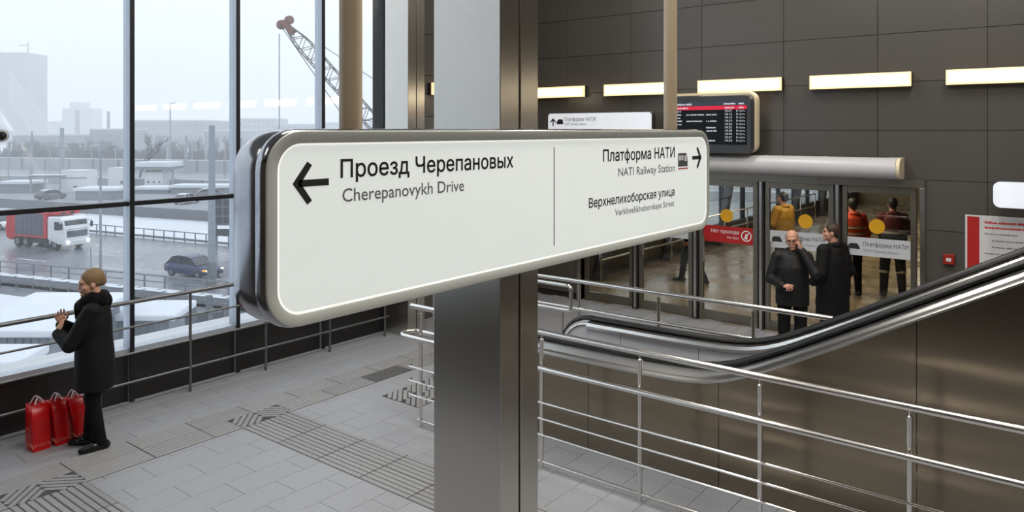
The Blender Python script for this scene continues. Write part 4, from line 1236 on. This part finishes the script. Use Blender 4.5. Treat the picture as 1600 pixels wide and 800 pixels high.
# lane dashes
for f in (.40, .62):
    for k in range(-14, 9):
        a = FARG[0].lerp(NEAR[0], f); b = FARG[1].lerp(NEAR[1], f); d = (b - a).normalized()
        c = a.lerp(b, .5) + d * 9.0 * k
        n_ = Vector((-d.y, d.x, 0)) * .09
        MB().add([(p.x, p.y, G + .036) for p in (c - n_, c + d * 3.5 - n_, c + d * 3.5 + n_, c + n_)], [(0, 1, 2, 3)]).build('lane_dash', 'marking', rd, smooth=0)
RD = (FARG[1] - FARG[0]).normalized()

def rail_fence(name, label, cat, p1, p2, n, ext, post_h, rails, mat, post_w=.08, snow=None, slab=None):
    a, b = g(*p1), g(*p2); d = (b - a).normalized(); L = (b - a).length
    t = thing(name, label, cat, (a.x, a.y, G), math.atan2(d.y, d.x))
    x0, x1 = -ext, L + ext * .6; sp = L / n
    for z, w, h in rails: MB().box(x0, x1, -w / 2, w / 2, z - h / 2, z + h / 2).build('rail', mat, t)
    k0 = int(x0 / sp); k1 = int(x1 / sp)
    me = None
    for k in range(k0, k1 + 1):
        if me is None:
            o = MB().box(-post_w / 2, post_w / 2, -post_w / 2, post_w / 2, 0, post_h).build('post', mat, t); me = o
        else: o = inst(me, (0, 0, 0), t)
        o.location = (k * sp, 0, 0)
    if slab: MB().box(x0, x1, slab[0], slab[1], -.1, slab[2]).build('plinth', 'concrete_out', t)
    if snow:
        for k in range(k0, k1):
            MB().box(k * sp + .15, (k + 1) * sp - .15, snow[0], snow[1], snow[2], snow[3]).build('snow_lump', 'snow', t, bevel=.05)
    return t
rail_fence('guard_rail', 'steel guard rail with posts along the far edge of the road', 'guard rail', (137, 364), (357, 385), 14, 60, .95, [(.92, .07, .08), (.25, .1, .2)], 'galv')
rail_fence('road_barrier', 'double-rail roadside barrier with snow lumps on the near edge of the road', 'barrier', (0, 438), (357, 476), 12, 40, 1.35, [(1.33, .08, .09), (.95, .08, .06)], 'galv', snow=(-.55, -.2, .38, .62), slab=(-.6, -.1, .38))
rail_fence('guard_beam', 'lower snow-covered guard beam in front of the roadside barrier', 'guard rail', (0, 447), (357, 487), 12, 40, .7, [(.55, .1, .3)], 'galv', snow=(-.12, .12, .72, .80))
rail_fence('yard_fence', 'dark low yard fence with posts behind the snow bank', 'fence', (0, 325), (330, 347), 20, 60, 1.3, [(.65, .06, 1.2)], 'fence_dark')
for z_, (a, b), lab, h in ((0, ((0, 264), (200, 268)), 'long pale concrete wall beyond the railway yard', 3.0), (0, ((0, 285), (200, 290)), 'lower concrete wall across the railway yard', 1.3)):
    A_, B_ = g(*a), g(*b); d = (B_ - A_); t = thing('concrete_wall', lab, 'wall', (A_.x, A_.y, G), math.atan2(d.y, d.x))
    L = d.length
    MB().box(-60, L + 120, -.15, .15, 0, h).build('wall_panel', 'concrete_out', t); MB().box(-60, L + 120, -.25, .25, h, h + .2).build('snow_cap', 'snow', t)
    for k in range(-4, 12): MB().box(k * 8 - .2, k * 8 + .2, -.3, .3, 0, h - .02).build('pier', 'fence_dark', t)

# vehicles -----------------------------------------------------------------
def wheel(parent, x, y, r, w):
    o = MB().lathe([(r * .3, -w / 2), (r * .9, -w / 2), (r, -w * .35), (r, w * .35), (r * .9, w / 2), (r * .3, w / 2)], (0, 0, 0), 'y', 20).build('wheel', 'tyre', parent)
    o.location = (x, y, r)
    MB().lathe([(r * .5, -w * .53), (r * .52, w * .53)], (0, 0, 0), 'y', 16).build('rim', 'galv', o)
    return o
def car(label, px, py, heading, paint, snow=False, sub=True, L=4.3, group=None):
    q = g(px, py, .03)
    t = thing('car', label, 'car', (q.x, q.y, G + .03), math.atan2(heading.y, heading.x), group)
    W = .88; rs = []
    for x, w, zb, zt in ((-2.12, .74, .45, .78), (-2.05, .82, .30, .92), (-1.5, .88, .24, .96), (0, .89, .22, .93), (1.0, .88, .22, .90), (1.7, .84, .24, .78), (2.05, .76, .30, .66), (2.15, .66, .40, .56)):
        rs.append([(x, y * w, zb + (zt - zb) * f) for y, f in ((-1, .12), (-1.0, .55), (-.93, .86), (-.8, 1), (.8, 1), (.93, .86), (1.0, .55), (1, .12), (.85, 0), (-.85, 0))])
    MB().rings(rs).build('body', paint, t, smooth=55)
    cab = []
    for x, w, z in ((-1.95, .74, .93), (-1.35, .66, 1.38), (-.7, .64, 1.47), (.1, .64, 1.45), (.6, .66, 1.30), (1.15, .74, .92)):
        cab.append([(x, -w - .05 * (1.5 - z), .85), (x, -w, z), (x, w, z), (x, w + .05 * (1.5 - z), .85)])
    MB().rings(cab).build('greenhouse', 'glass_dark', t, smooth=30)
    MB().rings([[(x, -w, z + .012), (x, w, z + .012), (x, w * .98, z - .03), (x, -w * .98, z - .03)] for x, w, z in ((-1.4, .66, 1.38), (-.7, .655, 1.475), (.1, .655, 1.455), (.45, .66, 1.36))]).build('roof', 'snow' if snow else paint, t, smooth=50)
    for s in (-1, 1):
        for a, b in (((-.72, s * .655, 1.45), (-.66, s * .80, .93)), ((-1.4, s * .67, 1.36), (-1.75, s * .80, .93)), ((.58, s * .67, 1.31), (1.05, s * .78, .92))):
            MB().beam(a, b, .07, .05).build('pillar', paint, t)
        for x in (-1.3, 1.35): wheel(t, x, s * .78, .32, .2)
        MB().box(1.98, 2.12, s * .62 - .12, s * .62 + .12, .55, .66).build('headlamp', 'headlight' if paint == 'car_blue' else 'car_white', t, bevel=.02)
        MB().box(-2.14, -2.04, s * .68 - .1, s * .68 + .1, .68, .82).build('tail_lamp', 'truck_red', t)
    MB().box(-2.2, -2.02, -.7, .7, .3, .48).build('bumper', 'chassis', t, bevel=.03); MB().box(2.0, 2.18, -.65, .65, .28, .42).build('bumper', 'chassis', t, bevel=.03)
    if paint == 'car_blue': MB().box(1.78, 2.06, -.86, -.66, .58, .68).build('indicator_lamp', 'indicator', t, bevel=.02)
    return t
car('dark blue hatchback driving right along the wet road', 303, 431, RD, 'car_blue')
car('pale car behind the red truck at the left window edge', 2, 357, RD, 'car_white')
for px, py, pnt, lab, rot in ((80, 311, 'car_grey', 'snow-capped grey car parked left of the white cabins', .3), (292, 318, 'car_white', 'snow-covered white car parked behind the yard fence', .5), (330, 309, 'car_grey', 'grey parked car near the concrete pole in the yard', -.4)):
    car(lab, px, py, Vector((math.cos(rot), math.sin(rot), 0)), pnt, True, group='cars parked in the yard')

q = g(74, 385, .03)
tk = thing('garbage_truck', 'red and grey garbage truck with white cab and lit headlights on the road', 'truck', (q.x, q.y, G + .03), math.atan2(RD.y, RD.x) + .03)
MB().box(-3.6, 3.4, -.45, .45, .65, .95).build('chassis', 'chassis', tk)
body = MB().prism([(-2.7, .98), (1.55, .98), (1.55, 3.05), (-2.7, 3.12)], 'y', -1.2, 1.2).build('container', 'truck_grey', tk, bevel=.05)
MB().prism([(-2.8, 3.08), (1.65, 3.0), (1.65, 3.16), (-2.75, 3.25)], 'y', -1.22, 1.22).build('container_roof', 'truck_red', tk, bevel=.04)
MB().prism([(1.35, .95), (1.75, .95), (1.75, 3.18), (1.35, 3.18)], 'y', -1.27, 1.27).build('front_frame', 'truck_red', tk, bevel=.03)
MB().prism([(-2.72, .95), (1.5, .95), (1.5, 1.1), (-2.72, 1.1)], 'y', -1.26, 1.26).build('lower_sill', 'truck_red', tk, bevel=.02)
for k in range(6): MB().box(-2.3 + .65 * k, -2.22 + .65 * k, -1.225, 1.225, 1.1, 3.05).build('container_rib', 'truck_grey', tk)
MB().prism([(-2.65, .85), (-3.3, .55), (-3.85, .75), (-4.0, 1.6), (-3.7, 2.7), (-3.3, 3.2), (-2.65, 3.25)], 'y', -1.25, 1.25).build('tailgate', 'truck_red', tk, bevel=.08)
for k in range(3): MB().prism([(-2.95 - .32 * k, .8), (-3.03 - .32 * k, .8), (-3.2 - .28 * k, 3.05 - .25 * k), (-3.1 - .28 * k, 3.05 - .2 * k)], 'y', -1.29, 1.29).build('tailgate_rib', 'truck_red', tk)
MB().prism([(1.75, 3.0), (3.0, 3.02), (3.0, 3.3), (1.75, 3.28)], 'y', -.95, .95).build('front_hopper', 'truck_red', tk, bevel=.04)
for y in (-.9, -.1): MB().box(3.0, 3.02, y + .1, y + .6, 3.06, 3.24).build('hopper_slot', 'chassis', tk)
cabm = MB().rings([[(x, -1.2 * w, z0), (x, 1.2 * w, z0), (x, 1.2 * w, z1), (x, 1.1 * w, z1 + .1), (x, -1.1 * w, z1 + .1), (x, -1.2 * w, z1)] for x, w, z0, z1 in ((1.85, 1, .9, 2.75), (3.35, 1, .55, 2.8), (3.75, .98, .55, 2.55), (4.0, .96, .55, 1.75), (4.05, .95, .55, .8))]).build('cab', 'truck_white', tk, smooth=30, bevel=.03)
MB().add([(4.012, -1.02, 1.78), (4.012, 1.02, 1.78), (3.79, 1.02, 2.56), (3.79, -1.02, 2.56)], [(0, 1, 2, 3)]).build('windscreen', 'glass_dark', tk, smooth=0)
MB().box(3.98, 4.04, -.95, .95, 1.1, 1.68).build('grille', 'truck_grey', tk, bevel=.02)
MB().box(3.9, 4.15, -1.2, 1.2, .42, .85).build('bumper', 'truck_white', tk, bevel=.05)
for s in (-1, 1):
    MB().box(2.75, 3.45, s * 1.195, s * 1.215, 1.75, 2.45).build('side_window', 'glass_dark', tk)
    MB().lathe([(.15, 4.1), (.17, 4.16), (.13, 4.19)], (0, s * .92, .72), 'x', 16).build('headlamp', 'headlight', tk)
    m = MB().tube([(3.7, s * 1.15, 2.5), (3.95, s * 1.38, 2.45), (3.95, s * 1.4, 1.9)], .025, 6).build('mirror_arm', 'chassis', tk)
    MB().box(3.9, 3.98, s * 1.4 - .1, s * 1.4 + .1, 1.85, 2.35).build('mirror', 'chassis', m)
    wheel(tk, 2.75, s * 1.02, .5, .3)
    for x in (-1.2, -2.35): wheel(tk, x, s * .98, .5, .42)
    MB().prism([(2.1, .55), (2.2, 1.15), (2.75, 1.3), (3.3, 1.15), (3.4, .55), (3.28, .55), (3.2, 1.0), (2.75, 1.12), (2.3, 1.0), (2.22, .55)], 'y', s * 1.0, s * 1.24).build('mudguard', 'truck_white', tk)
    MB().box(-.6, 1.6, s * .5, s * 1.1, .45, .9).build('side_tank', 'chassis', tk, bevel=.04)

# poles ---------------------------------------------------------------------
def lamp_post(label, px, py, ytop, r, arm=1.6, cat='lamp post', sleeve=False, group=None):
    q = g(px, py); dep = CA * q.x + SA * q.y; h = (py - ytop) * dep / FPX
    t = thing('lamp_post' if arm else 'pole', label, cat, (q.x, q.y, G), 0, group)
    MB().tube([(0, 0, 0), (0, 0, h)], [r, r * .7], 10).build('shaft', 'pole_grey', t)
    if arm:
        MB().tube([(0, 0, h - .05), (arm * .4 * CA, arm * .4 * SA, h + .2), (arm * CA, arm * SA, h + .3)], r * .5, 8).build('arm', 'pole_grey', t)
        MB().box(arm * CA - .3, arm * CA + .3, arm * SA - .15, arm * SA + .15, h + .22, h + .34).build('lamp_head', 'pole_grey', t, bevel=.03)
    if sleeve: MB().tube([(0, 0, 0), (0, 0, h * .16)], r * 1.12, 12).build('sleeve', 'galv', t)
    return t
lamp_post('slim grey lamp post beside the road left of the mullion', 157, 436, 236, .10, 1.4)
lamp_post('thin short pole next to the slim lamp post', 142, 428, 385, .05, 0, 'pole')
lamp_post('thick concrete pole standing beside the blue car', 331, 449, 196, .27, 0, 'pole', True)
lamp_post('tall distant lamp mast above the far hall', 266, 268, 162, .22, 2.5)
for i, (px, py, yt, r) in enumerate(((13, 290, 222, .14), (47, 276, 222, .14), (50, 292, 205, .2), (78, 274, 222, .15), (97, 284, 200, .5), (143, 262, 215, .15), (180, 262, 210, .15), (262, 262, 214, .4), (291, 272, 212, .45), (300, 268, 218, .16), (322, 262, 205, .3), (352, 284, 212, .16))):
    lamp_post('catenary pole over the railway yard, %s from the left' % ['first', 'second', 'third', 'fourth', 'fifth', 'sixth', 'seventh', 'eighth', 'ninth', 'tenth', 'eleventh', 'twelfth'][i], px, py, yt, r, 0, 'pole', group='catenary poles')
wl = thing('overhead_line', 'thin overhead wires strung between the catenary poles', 'wires', (0, 0, 0))
for a, b, ya_, yb in ((13, 78, 224, 224), (78, 180, 224, 222), (13, 180, 228, 230), (262, 352, 246, 244)):
    A_, B_ = at_depth(a, ya_, 150), at_depth(b, yb, 150)
    MB().tube([A_, (A_ + B_) / 2 - Vector((0, 0, .3)), B_], .05, 5).build('wire', 'fence_dark', wl)

# yard buildings -------------------------------------------------------------
def block(name, label, cat, px0, px1, ybase, ytop, depth_m, mat, roof='snow', over=.0, roof_t=.35, group=None, dep=None, rot=None):
    if dep is None: a, b = g(px0, ybase), g(px1, ybase)
    else: a, b = at_depth(px0, HOR, dep), at_depth(px1, HOR, dep)
    dp = CA * a.x + SA * a.y; w = (b - a).length; top = EYE + (HOR - ytop) * dp / FPX
    t = thing(name, label, cat, ((a.x + b.x) / 2, (a.y + b.y) / 2, G), ALPHA - math.pi / 2 if rot is None else rot, group)
    h = top - G
    MB().box(-w / 2, w / 2, 0, depth_m, 0, h).build('walls', mat, t)
    if roof: MB().box(-w / 2 - over, w / 2 + over, -over, depth_m + over, h, h + roof_t).build('roof_snow', roof, t, bevel=min(.1, roof_t * .4))
    return t, w, h
def win_grid(t, w, h, nx, nz, z0, mat='window_far', ww=.55, hh=.5):
    me = None
    for i in range(nx):
        for k in range(nz):
            x = -w / 2 + (i + .5) * w / nx; z = z0 + (k + .5) * (h - z0) / nz
            dx = ww * w / nx / 2; dz = hh * (h - z0) / nz / 2
            if me is None: me = MB().box(-dx, dx, -.06, .02, -dz, dz).build('window', mat, t, smooth=0); me.location = (x, 0, z)
            else: inst(me, (x, 0, z), t)
t, w, h = block('site_cabin', 'white cabin with a blank front panel left of the lamp post', 'cabin', 95, 137, 301, 268, 3, 'cabin_white', roof_t=.2)
MB().box(-w / 2 + .1, w / 2 - .1, -.05, 0, h * .68, h * .72).build('trim_line', 'galv', t); MB().box(-.1, .5, -.05, 0, .6, 1.1).build('vent', 'shed_dark', t)
t, w, h = block('site_cabin', 'white cabin cut off by the window mullion', 'cabin', 169, 196, 292, 264, 3, 'cabin_white', roof_t=.2)
MB().box(.7, 1.2, -.05, 0, .6, 1.1).build('vent', 'shed_dark', t)
sh_ = thing('bus_shelter', 'grey open shelter frame left of the white cabin', 'shelter', (*g(73, 303).xy, G), ALPHA - math.pi / 2)
for x in (-2.6, -.3, 2.2): MB().box(x - .12, x + .12, -.1, .1, 0, 2.7).build('post', 'pole_grey', sh_)
MB().box(-2.9, 2.5, -.2, 1.2, 2.7, 3.0).build('roof', 'galv', sh_); MB().box(-2.9, 2.5, -.2, 1.2, 3.0, 3.15).build('roof_snow', 'snow', sh_, bevel=.04)
t, w, h = block('kiosk', 'pale kiosk with green board under a snowy canopy roof', 'kiosk', 226, 254, 294, 264, 3, 'cabin_white', roof=None)
MB().box(-w / 2 - 1.2, w / 2 + 2.2, -1.2, 4, h, h + .3).build('canopy', 'galv', t); MB().box(-w / 2 - 1.2, w / 2 + 2.0, -1.2, 4, h + .3, h + 1.3).build('roof_snow', 'snow', t, bevel=.2)
MB().box(-w / 2 + .2, w / 2 - .1, -.05, 0, h - .6, h - .15).build('sign_board', 'green_board', t)
for i in range(3): MB().box(-w / 2 + .5 + i, -w / 2 + .8 + i, -.05, 0, .9, 1.3).build('window', 'window_far', t)
MB().box(w / 2 + 1.6, w / 2 + 1.9, 0, .3, 0, h).build('column', 'pole_grey', t)
for px0, px1, yb, yt, lab in ((118, 180, 313, 299, 'white snow-covered roof in front of the cabins'), (268, 352, 304, 294, 'long snow-covered tank wagon shed'), (208, 262, 303, 297, 'low snow heap roof under the kiosk'), (0, 48, 302, 288, 'snow-covered flat shed at the far left of the yard')):
    t, w, h = block('snowy_shed', lab, 'shed', px0, px1, yb, yt, 4, 'shed_wall', roof_t=.5, over=.3)
# board on posts at the right of the pane
sb = thing('road_sign', 'dark framed road sign board seen from behind beside the concrete pole', 'sign', (*g(349, 392).xy, G), ALPHA - math.pi / 2)
for x in (-.6, .6): MB().box(x - .06, x + .06, -.06, .06, 0, 4.2).build('post', 'galv', sb)
MB().box(-.9, .9, -.1, -.05, 2.2, 4.6).build('panel', 'shed_dark', sb)
for z in (2.3, 3.0, 3.8, 4.5): MB().box(-.92, .92, -.15, -.1, z - .05, z + .05).build('brace', 'galv', sb)
for x in (-.88, 0, .88): MB().box(x - .05, x + .05, -.15, -.1, 2.2, 4.6).build('brace', 'galv', sb)
MB().box(-.9, .9, -.12, -.06, 1.3, 1.9).build('lower_panel', 'shed_dark', sb)

# near sheds below the window -------------------------------------------------
def shed(label, px0, px1, ybase, ztop_px, depth_m, mat, over=.4, pitch=.6, ribs=0):
    a, b = g(px0, ybase), g(px1, ybase); dp = CA * a.x + SA * a.y; top = EYE + (HOR - ztop_px) * dp / FPX
    d = (b - a); w = d.length; h = top - G
    t = thing('snowy_shed', label, 'shed', ((a.x + b.x) / 2, (a.y + b.y) / 2, G), math.atan2(d.y, d.x))
    MB().hexa([(-w / 2, 0, 0), (w / 2, 0, 0), (w / 2, depth_m, 0), (-w / 2, depth_m, 0), (-w / 2, 0, h), (w / 2, 0, h), (w / 2, depth_m, h + pitch), (-w / 2, depth_m, h + pitch)]).build('walls', mat, t)
    o = over
    MB().hexa([(-w / 2 - o, -o, h), (w / 2 + o, -o, h), (w / 2 + o, depth_m + o, h + pitch), (-w / 2 - o, depth_m + o, h + pitch), (-w / 2 - o, -o, h + .28), (w / 2 + o, -o, h + .28), (w / 2 + o, depth_m + o, h + pitch + .32), (-w / 2 - o, depth_m + o, h + pitch + .32)]).build('roof_snow', 'snow', t, bevel=.08, bseg=3)
    for k in range(ribs):
        x = -w / 2 + (k + .5) * w / ribs
        MB().box(x - .03, x + .03, -.04, 0, .05, h).build('batten', mat, t)
    return t, w, h
t, w, h = shed('wide shed with a thick snow roof behind the woman', -70, 78, 640, 524, 5.0, 'shed_wall', ribs=12, pitch=.15)
t, w, h = shed('low lean-to with a snowy roof in the lower left window corner', -80, 22, 720, 574, .8, 'shed_dark', ribs=6, pitch=.1)
t, w, h = shed('grey metal shed with rounded snow cap right of the woman', 172, 264, 574, 499, 1.6, 'shed_wall', ribs=9, pitch=.1)
MB().box(-w * .3, -w * .05, -.06, 0, .3, .9).build('hatch', 'shed_dark', t)
MB().tube([(w * .28, -.08, 0), (w * .28, -.08, h * .7), (w * .2, -.08, h * .9), (w * .02, -.08, h * .55)], .03, 6).build('pipe', 'galv', t)
dw = thing('low_wall', 'low dark wall with posts beyond the grey metal shed', 'wall', (*g(250, 535).xy, G), 0)
B_ = g(352, 520) - g(250, 535); dw.rotation_euler = (0, 0, math.atan2(B_.y, B_.x)); L = B_.length
MB().box(0, L, -.1, .1, 0, 1.1).build('wall_panel', 'shed_dark', dw)
for k in range(5): MB().box(L * k / 4 - .12, L * k / 4 + .12, -.15, .15, 0, 1.5 if k != 3 else 2.0).build('pier', 'fence_dark', dw)
for px, py, r_, lab in ((205, 504, 1.2, 'snow heap beside the service road'), (110, 508, 1.2, 'snow heap on the slope behind the wide shed'), (320, 512, 1.2, 'snow heap beyond the low dark wall')):
    q = g(px, py); m = MB().sphere((0, 0, 0), r_, 14, 8, (1.6, 1, .3)).build('snow_heap', 'snow_dirty', None); m.location = (q.x, q.y, G - .05); tag(m, lab, 'snow heap')
lg = MB().box(X0, 7.8, YW + .175, YW + .62, .36, .47).build('ledge', 'shed_dark', ww)
sl = MB().box(X0, 7.8, YW + .18, YW + .60, .47, .58).build('ledge_snow', 'snow', ww, bevel=.03); 

# lattice boom crane ------------------------------------------------------------
cr = thing('lattice_crane', 'crawler crane with a lattice boom rising behind the big sign', 'crane', (0, 0, 0))
DC = 92.0
base = at_depth(688, 300, DC); base.z = G
tip = at_depth(448, 40, DC)
foot = base + Vector((0, 0, 2.2))
rx = Vector((SA, -CA, 0)); fw = Vector((CA, SA, 0))
d = (tip - foot).normalized(); side = fw; up = d.cross(side).normalized()
L = (tip - foot).length; N = 34
m = MB(); hw = .8
def cp(k, s, u):
    w = hw * min(1, .35 + k / 4.0, .30 + (N - k) / 5.0)
    return foot + d * (L * k / N) + side * s * w + up * u * w
for s, u in ((-1, -1), (-1, 1), (1, -1), (1, 1)): m.tube([cp(k, s, u) for k in range(N + 1)], .075, 5)
for k in range(N):
    for a, b in (((-1, -1), (-1, 1)), ((1, -1), (1, 1)), ((-1, 1), (1, 1)), ((-1, -1), (1, -1))):
        p, q = (cp(k, *a), cp(k + 1, *b)) if k % 2 else (cp(k, *b), cp(k + 1, *a))
        m.tube([p, q], .045, 4)
m.build('boom', 'crane_steel', cr)
hd = MB()
hd.beam(tip - d * 1.2 - side * .5, tip + d * .6 - side * .4, .25, .7, up).beam(tip - d * 1.2 + side * .5, tip + d * .6 + side * .4, .25, .7, up)
hd.lathe([(.55, -.3), (.6, 0), (.55, .3)], tip + d * .5 + up * .4, 'y', 14).lathe([(.5, -.3), (.55, 0), (.5, .3)], tip - up * .9 + d * .1 - rx * .3, 'y', 14)
hd.build('boom_head', 'crane_rust', cr)
hk = tip - rx * .9 - Vector((0, 0, 1.0))
MB().tube([hk, (hk.x, hk.y, G + 5)], .07, 6).build('hoist_cable', 'pole_grey', cr)
MB().box(hk.x - .4, hk.x + .4, hk.y - .4, hk.y + .4, G + 3.6, G + 5).build('hook_block', 'crane_rust', cr)
mast = base + rx * 3.5 + Vector((0, 0, 9.0))
MB().tube([tip + up * .6, foot + d * L * .55 + up * 2.2, mast], .055, 5).build('pendant_line', 'fence_dark', cr)
MB().tube([at_depth(505, 72, DC), mast], .05, 5).build('pendant_line', 'fence_dark', cr)
MB().beam(foot, mast, .5, .5).build('mast', 'crane_steel', cr)
hs = bpy.data.objects.new('superstructure', None); col.objects.link(hs); hs.parent = cr
bx = MB().box(-2.5, 4.5, -1.6, 1.6, 1.4, 3.6).build('machine_house', 'crane_rust', cr, bevel=.1); bx.matrix_world = Matrix.Translation(base) @ Matrix.Rotation(ALPHA - math.pi / 2, 4, 'Z')
bpy.data.objects.remove(hs)
for s in (-1, 1):
    o = MB().prism([(-3.2, .5), (-2.7, 0), (2.7, 0), (3.2, .5), (2.7, 1.1), (-2.7, 1.1)], 'y', s * 1.9 - .45, s * 1.9 + .45).build('crawler_track', 'chassis', cr); o.matrix_world = Matrix.Translation(base) @ Matrix.Rotation(ALPHA - math.pi / 2, 4, 'Z')

# distance ---------------------------------------------------------------------
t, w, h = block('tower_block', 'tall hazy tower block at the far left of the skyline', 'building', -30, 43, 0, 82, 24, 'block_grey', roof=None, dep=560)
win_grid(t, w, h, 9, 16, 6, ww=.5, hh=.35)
tcx = w / 2 - 5
rc = MB().box(tcx - .35, tcx + .35, 8, 8.7, h, h + 8.5).box(tcx - 7, tcx + 1, 8.1, 8.6, h + 5.8, h + 6.5).build('roof_crane', 'block_grey', t)
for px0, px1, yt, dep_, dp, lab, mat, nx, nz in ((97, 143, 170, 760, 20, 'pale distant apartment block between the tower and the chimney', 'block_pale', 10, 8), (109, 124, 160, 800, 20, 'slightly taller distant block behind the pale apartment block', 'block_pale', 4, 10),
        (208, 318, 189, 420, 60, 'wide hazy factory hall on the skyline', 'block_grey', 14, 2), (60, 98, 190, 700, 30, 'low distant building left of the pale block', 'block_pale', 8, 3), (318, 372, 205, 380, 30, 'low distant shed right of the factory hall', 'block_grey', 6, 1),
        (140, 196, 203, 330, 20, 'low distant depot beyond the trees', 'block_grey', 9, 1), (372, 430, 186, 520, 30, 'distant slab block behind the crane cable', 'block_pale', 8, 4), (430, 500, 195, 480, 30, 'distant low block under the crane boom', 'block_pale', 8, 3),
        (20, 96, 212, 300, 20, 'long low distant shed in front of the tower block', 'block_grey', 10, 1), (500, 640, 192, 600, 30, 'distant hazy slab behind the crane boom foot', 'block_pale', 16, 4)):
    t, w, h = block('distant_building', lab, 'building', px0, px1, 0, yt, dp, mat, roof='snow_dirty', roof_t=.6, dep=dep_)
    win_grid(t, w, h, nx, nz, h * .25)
def chimney(px, yt, dep, r, lab):
    a = at_depth(px, HOR, dep); h = EYE + (HOR - yt) * dep / FPX - G
    o = MB().tube([(0, 0, 0), (0, 0, h)], [r, r * .7], 14); o.add([], [])
    t = thing('chimney', lab, 'chimney', (a.x, a.y, G)); o.build('shaft', 'block_grey', t); MB().lathe([(r * .74, h - 1.2), (r * .76, h - .2)], (0, 0, 0), 'z', 14).build('collar', 'block_grey', t)
chimney(121, 172, 480, 1.6, 'hazy chimney in front of the pale apartment block'); chimney(169.5, 174, 380, .9, 'slim dark chimney left of the window mullion')

# bare trees
def tree_mesh(seed, h, spread):
    r = random.Random(seed); m = MB()
    def grow(p, d, L, rad, lvl):
        q = p + d * L; m.tube([p, q], [rad, rad * .7], 5 if lvl < 2 else 3, caps=False)
        if lvl == 5: return
        for k in range(3 if lvl < 4 else 2):
            a = r.uniform(0, 6.28); t_ = r.uniform(.25, .6) * spread
            o = Vector((math.cos(a), math.sin(a), 0)); nd = (d + o * t_ + Vector((0, 0, .12))).normalized()
            grow(p.lerp(q, r.uniform(.55, 1)), nd, L * r.uniform(.6, .85), rad * .62, lvl + 1)
    grow(Vector((0, 0, 0)), Vector((r.uniform(-.1, .1), 0, 1)).normalized(), h * .28, h * .016, 0)
    me = bpy.data.meshes.new('branches'); me.from_pydata(m.v, [], m.f); me.update(); me.materials.append(MATS['bark']); return me
tms = [tree_mesh(s, 10, sp) for s, sp in ((1, 1.1), (2, 1.3), (3, 1.0), (4, 1.4), (5, 1.2))]
def tree(px, dep, h, k, label, rz, lean=0.0, group=None):
    a = at_depth(px, HOR, dep)
    o = bpy.data.objects.new('bare_tree', tms[k]); col.objects.link(o); o.location = (a.x, a.y, G); o.scale = (h / 10,) * 3; o.rotation_euler = (0, lean, rz)
    tag(o, label, 'tree', group); return o
tree(216, 150, 15, 1, 'large bare tree with a slanted trunk above the kiosk roof', .6, .35)
rng = random.Random(8)
n_ = 0
for px in list(range(14, 196, 7)) + list(range(236, 372, 7)) + list(range(560, 600, 8)):
    dep = rng.uniform(214, 255); h = rng.uniform(7.5, 11)
    if px > 330: h *= 1.25
    tree(px, dep, h, n_ % 5, 'small bare tree in the hazy belt beyond the railway yard', rng.uniform(0, 6.28), 0, 'bare trees beyond the railway yard'); n_ += 1
hedge = MB(); 
for k in range(3500):
    px = rng.uniform(0, 375); a = at_depth(px, HOR, rng.uniform(212, 240)); h = rng.uniform(3, 5)
    hedge.tube([(a.x, a.y, G), (a.x + rng.uniform(-1, 1), a.y + rng.uniform(-1, 1), G + h)], [.1, .05], 3, caps=False)
ho = hedge.build('brushwood', 'bark', None); tag(ho, 'tangle of bare brushwood in front of the hazy tree belt', 'brushwood', kind='stuff')

# winter haze over the city
hz = bpy.data.materials.new('haze'); hz.use_nodes = True
nt = hz.node_tree; nt.nodes.remove(nt.nodes['Principled BSDF'])
vs = nt.nodes.new('ShaderNodeVolumeScatter'); vs.inputs['Color'].default_value = (.97, .98, 1, 1); vs.inputs['Density'].default_value = .0020; vs.inputs['Anisotropy'].default_value = 0.2
nt.links.new(vs.outputs[0], nt.nodes['Material Output'].inputs['Volume'])
hb = MB().box(-900, 1400, 14, 1500, G + .01, 160).build('haze', None, None, smooth=0); hb.data.materials.append(hz)
tag(hb, 'grey winter haze hanging over the road and the distant city', 'haze', kind='stuff')
